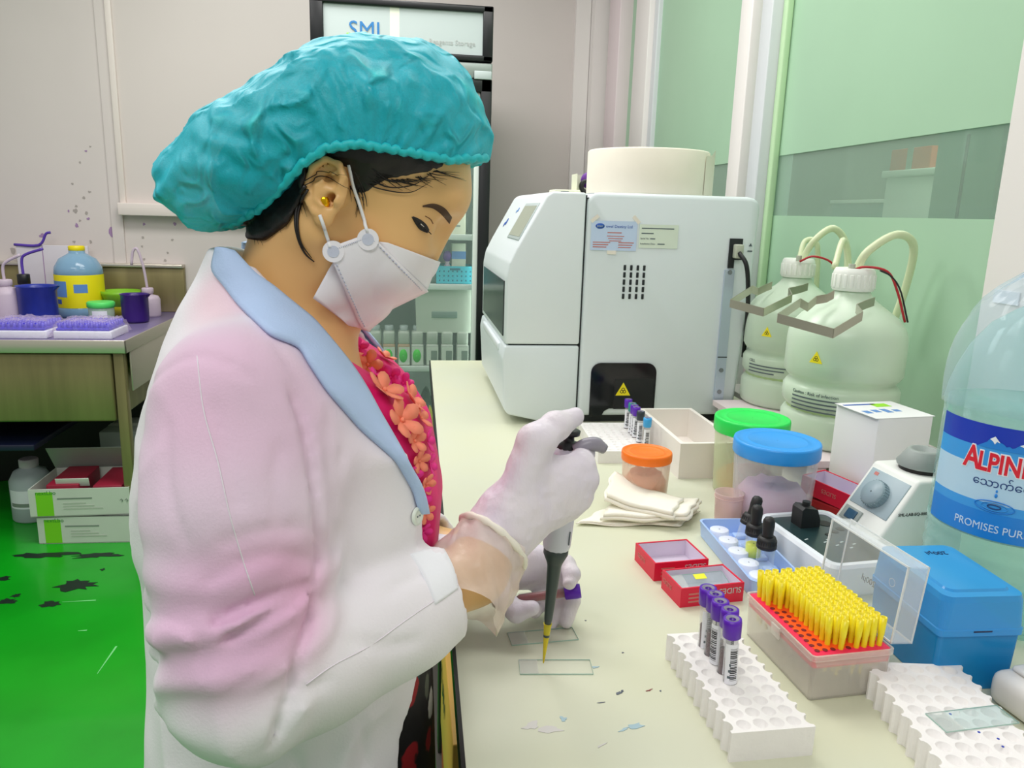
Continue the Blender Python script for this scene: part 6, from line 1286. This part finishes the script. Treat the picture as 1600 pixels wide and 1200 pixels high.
for px in ((651, 806), (662, 1175)):
    p = march(coat_sdf, [px])[0]; nn = Vector(grad(coat_sdf, p[None], .004)[0]); Mq = T(*(Vector(p)-BASE)) @ nn.to_track_quat('Z', 'Y').to_matrix().to_4x4(); o = MB().lathe([(.0075, 0), (.0078, .0015), (.006, .0028), (.005, .002), (.001, .002)], 20, M=Mq).build('button', 'button', coat)
    for s_ in (-1, 1): MB().cyl(.0008, .0019, .0022, 8, M=Mq @ T(.0018*s_, 0, 0)).build('button_hole', 'ink_dark', o)

# ---- blouse with petals, skirt
mat('blouse', '#ee1478', .6, vary=.2, vscale=30, bump=.2, bscale=120); mat('petal_peach', '#f98f70', .6); mat('petal_pink', '#f02a92', .6)
def blouse_sdf(P):
    d = torso(P, -.012)-.010*np.clip(-wedge(P)/.02, 0, 1); d = smax(d, P[:, 2]-np.interp(P[:, 0], [-.2, -.10, -.05, -.02, .03], [1.20, 1.21, 1.185, 1.165, 1.14]), .006); d = smax(d, .925-P[:, 2], .004)
    zc = P[:, 2]; w_ = np.interp(zc, [1.10, 1.145, 1.20, 1.3], [-.02, .028, .05, .06]); return smax(d, -np.maximum(np.abs(P[:, 1]-YS)-w_, -.105-P[:, 0]), .006)
Vb, Qb = nets(blouse_sdf, (-.27, .52, .78), (.04, .88, 1.24), .0045); bl = np_mesh('blouse', Vb, Qb, 'blouse', person, BASE)
def flower(px, py, r, m, rot, k=5):
    p = march(blouse_sdf, [(px, py)])[0]
    nn = Vector(grad(blouse_sdf, p[None], .004)[0]); Mq = T(*(Vector(p)+nn*.002-BASE)) @ nn.to_track_quat('Z', 'Y').to_matrix().to_4x4() @ RZ(rot); mb = MB()
    for i in range(k):
        vs = []; a0 = 2*pi*i/k
        for (rr_, w_, z_) in ((.0, .10, .0), (.35, .30, .10), (.7, .42, .24), (.95, .26, .36), (1.05, .02, .40)):
            for s_ in (-1, 1): vs.append((r*(rr_*cos(a0)-s_*w_*.9*sin(a0)), r*(rr_*sin(a0)+s_*w_*.9*cos(a0)), r*z_))
        mb.add(vs, [(2*j, 2*j+2, 2*j+3, 2*j+1) for j in range(4)], True, Mq)
    mb.sphere((0, 0, r*.05), r*.12, 5, Mq); o = mb.build('flower', m, bl); so = o.modifiers.new('thick', 'SOLIDIFY'); so.thickness = .0006
rf = random.Random(4)
for (px, py, r, m) in ((598, 612, .017, 'petal_peach'), (625, 658, .018, 'petal_peach'), (575, 570, .014, 'petal_peach'), (640, 625, .015, 'petal_peach'), (645, 690, .011, 'petal_peach'), (655, 655, .011, 'petal_peach'), (652, 720, .010, 'petal_peach'), (663, 755, .009, 'petal_peach'), (665, 690, .010, 'petal_pink'), (610, 590, .011, 'petal_pink'), (560, 545, .010, 'petal_pink'), (655, 775, .010, 'petal_pink'), (662, 800, .009, 'petal_peach'), (640, 745, .010, 'petal_pink'), (585, 590, .009, 'petal_pink'), (540, 525, .009, 'petal_pink'), (600, 560, .011, 'petal_peach'), (630, 600, .010, 'petal_pink'), (658, 830, .009, 'petal_pink'), (668, 725, .010, 'petal_pink')): flower(px, py, r, m, rf.random()*3)
def skirt_mat():
    m = bpy.data.materials.new('floral'); m.use_nodes = True; MATS['floral'] = m; n, L = m.node_tree.nodes, m.node_tree.links; b = n['Principled BSDF']; b.inputs['Roughness'].default_value = .7
    tc = n.new('ShaderNodeTexCoord'); v = n.new('ShaderNodeTexVoronoi'); v.inputs['Scale'].default_value = 26; L.new(tc.outputs['Object'], v.inputs['Vector'])
    nz = n.new('ShaderNodeTexNoise'); nz.inputs['Scale'].default_value = 60; L.new(tc.outputs['Object'], nz.inputs['Vector']); ad = n.new('ShaderNodeMath'); ad.operation = 'MULTIPLY_ADD'; ad.inputs[1].default_value = .5; L.new(nz.outputs['Fac'], ad.inputs[0]); L.new(v.outputs['Distance'], ad.inputs[2])
    sp = n.new('ShaderNodeSeparateColor'); L.new(v.outputs['Color'], sp.inputs[0]); r = n.new('ShaderNodeValToRGB'); L.new(sp.outputs[0], r.inputs[0]); r.color_ramp.interpolation = 'CONSTANT'
    els = r.color_ramp.elements; els[0].color = (*lin('#9c1a22'), 1); els[1].position = .3; els[1].color = (*lin('#c9c4b8'), 1)
    for p_, h_ in ((.5, '#1f4a4c'), (.68, '#5a5f50'), (.85, '#14100f')): e = els.new(p_); e.color = (*lin(h_), 1)
    st = n.new('ShaderNodeMapRange'); st.inputs[1].default_value = .68; st.inputs[2].default_value = .62; L.new(ad.outputs[0], st.inputs[0]); mx = n.new('ShaderNodeMix'); mx.data_type = 'RGBA'; L.new(st.outputs[0], mx.inputs['Factor']); mx.inputs['A'].default_value = (*lin('#100d0e'), 1); L.new(r.outputs[0], mx.inputs['B']); L.new(mx.outputs['Result'], b.inputs['Base Color']); return m
skirt_mat()
m = MB(); n = 48; vs = []; pr = [(.95, .100, .132), (.88, .120, .140), (.80, .123, .145), (.65, .125, .150), (.40, .128, .155), (.12, .13, .16), (.12, .12, .15), (.16, .11, .14)]
for z, a_, b_ in pr:
    for i in range(n): q = 2*pi*i/n; k_ = 1+.03*sin(9*q)*(1 if z < .7 else .3); vs.append((.020+a_*k_*cos(q), b_*k_*sin(q), z))
m.add(vs, [(j*n+i, (j+1)*n+i, (j+1)*n+(i+1) % n, j*n+(i+1) % n) for j in range(len(pr)-1) for i in range(n)], True); m.build('skirt', 'floral', person)
mat('shoe', '#1b1a1d', .5)
for s_ in (-1, 1):
    MB().tube([(-.0, s_*.075, .20), (.0, s_*.075, .09), (.005, s_*.075, .05)], .035, 14, rads=[.042, .034, .033]).build('ankle', 'skin', person)
    MB().sphere((.055, s_*.08, .034), (.115, .042, .034), 10).build('shoe', 'shoe', person)

# ---- pipette
mat('pip_body', '#d6d8e4', .35); mat('pip_dark', '#3a4644', .4); mat('pip_black', '#1d2224', .4); mat('pip_tip', '#f2e23a', .15, alpha=.55); mat('pip_blood', '#a81820', .3)
PB = V3(atY(849, 1036, YS)); PT_ = V3(atY(890, 670, YS+.002)); PB[2] = max(PB[2], BZ+.0035)
pa = Vector(PT_-PB); plen = pa.length
pip = thing('pipette', 'grey and white pipette with a yellow tip held over a glass slide', 'pipette', PB); _z = pa.normalized(); _x = (Vector((1, 0, 0))-_z*_z.x).normalized(); Mp = Matrix((_x, _z.cross(_x), _z)).transposed().to_4x4()
f1 = lambda y: (atY(865, y, YS).z-PB[2])/(PT_[2]-PB[2])*plen
zt1, zs1, zs2, zb0 = f1(978), f1(965), f1(878), f1(868)
MB().lathe([(.0006, 0), (.0011, .004), (.0022, zt1*.45), (.0040, zt1), (.0044, zt1+.003), (.0036, zt1+.003), (.0010, .006)], 20, M=Mp).build('tip', 'pip_tip', pip)
MB().lathe([(.0004, .0006), (.0009, .004), (.0013, .012), (.0004, .013)], 14, M=Mp).build('drawn_blood', 'pip_blood', pip)
MB().lathe([(.0032, zt1-.012), (.0036, zt1+.004), (.0042, zt1+.008), (.0046, zs1+.006), (.0072, zs2-.004), (.0085, zs2), (.0125, zb0+.002), (.0125, zb0+.010), (.001, zb0+.010)], 28, M=Mp).build('shaft', 'pip_dark', pip)
MB().lathe([(.0112, zb0+.006), (.0130, zb0+.008), (.0142, zb0+.012), (.0150, zb0+.045), (.0152, plen*.74), (.0145, plen*.90), (.011, plen*.93), (.001, plen*.93)], 14, M=Mp).build('grip', 'pip_body', pip)
MB().lathe([(.0115, plen*.92), (.0115, plen*.945), (.006, plen*.95), (.0055, plen*.975), (.0105, plen*.978), (.0110, plen*.995), (.008, plen*1.0), (.001, plen)], 24, M=Mp).build('plunger', 'pip_black', pip)
hook = bez([(.006, -.010, plen*.925), (.014, -.012, plen*.950), (.024, -.012, plen*.958), (.034, -.011, plen*.938)], 14); MB().tube(hook, .006, 10, M=Mp, rads=[.007]*10+[.006, .0055, .005, .004, .003][:max(0, len(hook)-10)]).build('finger_hook', mat('pip_hook', '#8d8a96', .35), pip)
MB().box(-.005, .005, -.0158, -.0150, zb0+.040, zb0+.047, M=Mp @ RZ(-.1)).build('sticker', mat('stick', '#e8dca0', .5), pip); MB().box(-.0006, .0006, -.0003, .0003, zb0+.016, zb0+.030, M=Mp @ T(.0095, -.0118, 0) @ RZ(.7)).build('print', 'ink_dark', pip)

# ---- right glove on the pipette
mat('glove', '#e6e0e4', .5, vary=.5, vscale=22, vcol='#d6cfe8', bump=.7, bscale=60, bdist=.004, stretch=(1, 1, .5)); mat('glove_cuff', '#ecdcd0', .3, alpha=.45, bump=.8, bscale=60, edge=False); mat('glove_band', '#ece9da', .5)
P0 = np.array([.088, .655, 1.030])
def rhand(P):
    kn = [np.array(p) for p in ((.162, .672, 1.081), (.1655, .669, 1.066), (.161, .668, 1.051), (.152, .670, 1.039))]
    d = ell(P, (.126, .668, 1.058), (.044, .020, .028), np.stack([np.array([.93, .05, .36]), np.array([0, 1, 0.]), np.array([-.36, 0, .93])], 1))
    for i, k_ in enumerate(kn): d = smin(d, rc(P, P0+np.array([.012, .002, .014-.006*i]), k_, .019, .0115), .012)
    # fingers close round the grip and come back on the far side
    tips = [[(.170, .700, 1.082), (.155, .724, 1.079), (.137, .722, 1.076)], [(.174, .700, 1.065), (.159, .727, 1.062), (.137, .726, 1.060)], [(.170, .700, 1.054), (.157, .726, 1.051), (.136, .724, 1.049)], [(.161, .698, 1.038), (.150, .721, 1.036), (.132, .720, 1.034)]]
    for i, (k_, t_) in enumerate(zip(kn, tips)):
        r0 = (.0110, .0112, .0106, .0095)[i]; d = smin(d, chain(P, [k_]+[np.array(q) for q in t_], [r0*1.08, r0, r0*.92, r0*.8], .005), .006)
    # thumb rises from the side of the palm and presses the plunger
    TH = [np.array((.098, .652, 1.052)), V3(atY(838, 690, .660)), V3(atY(868, 666, .676)), V3(atY(898, 652, .690))]
    d = smin(d, chain(P, TH, [.021, .0165, .0125, .0088], .008), .014)
    d = smin(d, rc(P, P0, P0+np.array([-.014, -.012, -.016]), .031, .031), .02)
    return d+noise3(P, 55, 3)*.0010+noise3(P*np.array([1, 1, 1.4]), 130, 7)*.0005
Vg, Qg = nets(rhand, (.03, .60, .97), (.21, .76, 1.14), .0019); np_mesh('glove', Vg, Qg, 'glove', person, BASE)
# rolled band and loose translucent cuff
wd = (P0-WR); wd = wd/np.linalg.norm(wd)
fa = V3(P0)-WR; Mw = Matrix.Translation(Vector(P0)-BASE) @ Vector(fa).to_track_quat('Z', 'Y').to_matrix().to_4x4()
m = MB(); m.tube([Mw @ Vector((.035*cos(2*pi*i/36), .035*sin(2*pi*i/36), -.020+.004*sin(2*pi*i/36+1))) for i in range(37)], .0032, 8, cap=False, rads=[.0032+.0006*sin(i*2.1) for i in range(37)]); m.build('glove_band', 'glove_band', person)
m = MB(); n = 40; vs = []; L_ = Vector(fa).length
rn = random.Random(5)
for j in range(15):
    f_ = j/14; z_ = -.018-f_*.066
    for i in range(n): q = 2*pi*i/n; r_ = .0345+.010*f_+.0026*sin(5*q+f_*7)*f_+.0022*sin(9*q-f_*11)+rn.uniform(-.0008, .0008); vs.append((r_*cos(q), r_*sin(q), z_+.006*sin(3*q)*f_))
m.add(vs, [(j*n+i, j*n+(i+1) % n, (j+1)*n+(i+1) % n, (j+1)*n+i) for j in range(14) for i in range(n)], True, Mw); m.build('glove_cuff', 'glove_cuff', person)
# bare forearm inside the cuff
def farm(P): return chain(P, [EL+(WR-EL)*.55, WR, P0], [.031, .0255, .024], .02)
def farm2(P): return chain(P, [EL2+(WR2-EL2)*.5, WR2, WR2+np.array([.02, -.002, .0])], [.032, .026, .024], .02)
for fn_ in (farm, farm2):
    Vf, Qf = nets(fn_, (-.08, .48, .86), (.14, .95, 1.09), .0034); np_mesh('forearm', Vf, Qf, 'skin', body, BASE)
for c in body.children: c.location = (0, 0, 0)

# ---- left glove and the tube it holds
LT0, LT1 = V3(atY(795, 938, .775)), V3(atY(907, 923, .765))
def lhand(P):
    W_ = WR2+np.array([.008, -.004, .002]); g = lambda x, y, Y: V3(atY(x, y, Y))
    kn = [g(862, 872, .800), g(858, 890, .812), g(848, 902, .820), g(835, 905, .828)]
    d = ell(P, g(806, 882, .806), (.036, .020, .026))
    for k_ in kn: d = smin(d, rc(P, W_, k_, .022, .0118), .014)
    fing = [[g(885, 882, .785), g(893, 897, .768), g(890, 910, .758)], [g(888, 905, .802), g(894, 938, .785), g(885, 972, .775)], [g(868, 915, .808), g(870, 950, .792), g(858, 982, .780)], [g(848, 918, .815), g(840, 945, .800), g(836, 955, .785)]]
    for i, (k_, t_) in enumerate(zip(kn, fing)): d = smin(d, chain(P, [k_]+t_, [.0108, .0100, .0092, .0074], .004), .006)
    TH = [g(778, 905, .785), g(786, 935, .768), g(806, 956, .755), g(832, 950, .752)]
    d = smin(d, chain(P, TH, [.016, .0120, .0108, .0085], .006), .010)
    d = smin(d, rc(P, W_, WR2+np.array([-.035, .006, .0]), .027, .028), .015)
    return d+noise3(P, 55, 4)*.0009+noise3(P, 130, 8)*.0005
Vg, Qg = nets(lhand, (.0, .70, .80), (.24, .88, .99), .0019); np_mesh('glove', Vg, Qg, 'glove', person, BASE)
ht = make_tube('cap_purple', False); ht['label'] = 'purple-capped blood tube held in the gloved left hand'; dv = Vector(LT1-LT0).normalized(); ht.location = Vector(LT1)-dv*.075; ht.rotation_euler = dv.to_track_quat('Z', 'Y').to_euler()
for c in ht.children:
    if c.name.startswith('blood'): c.data = MB().lathe([(.0005, .0018), (.0024, .0024), (.0050, .007), (.0050, .058), (.0005, .058)], 20).mesh('blood'); c.data.materials.append(mat('blood_fresh', '#8e0410', .3))
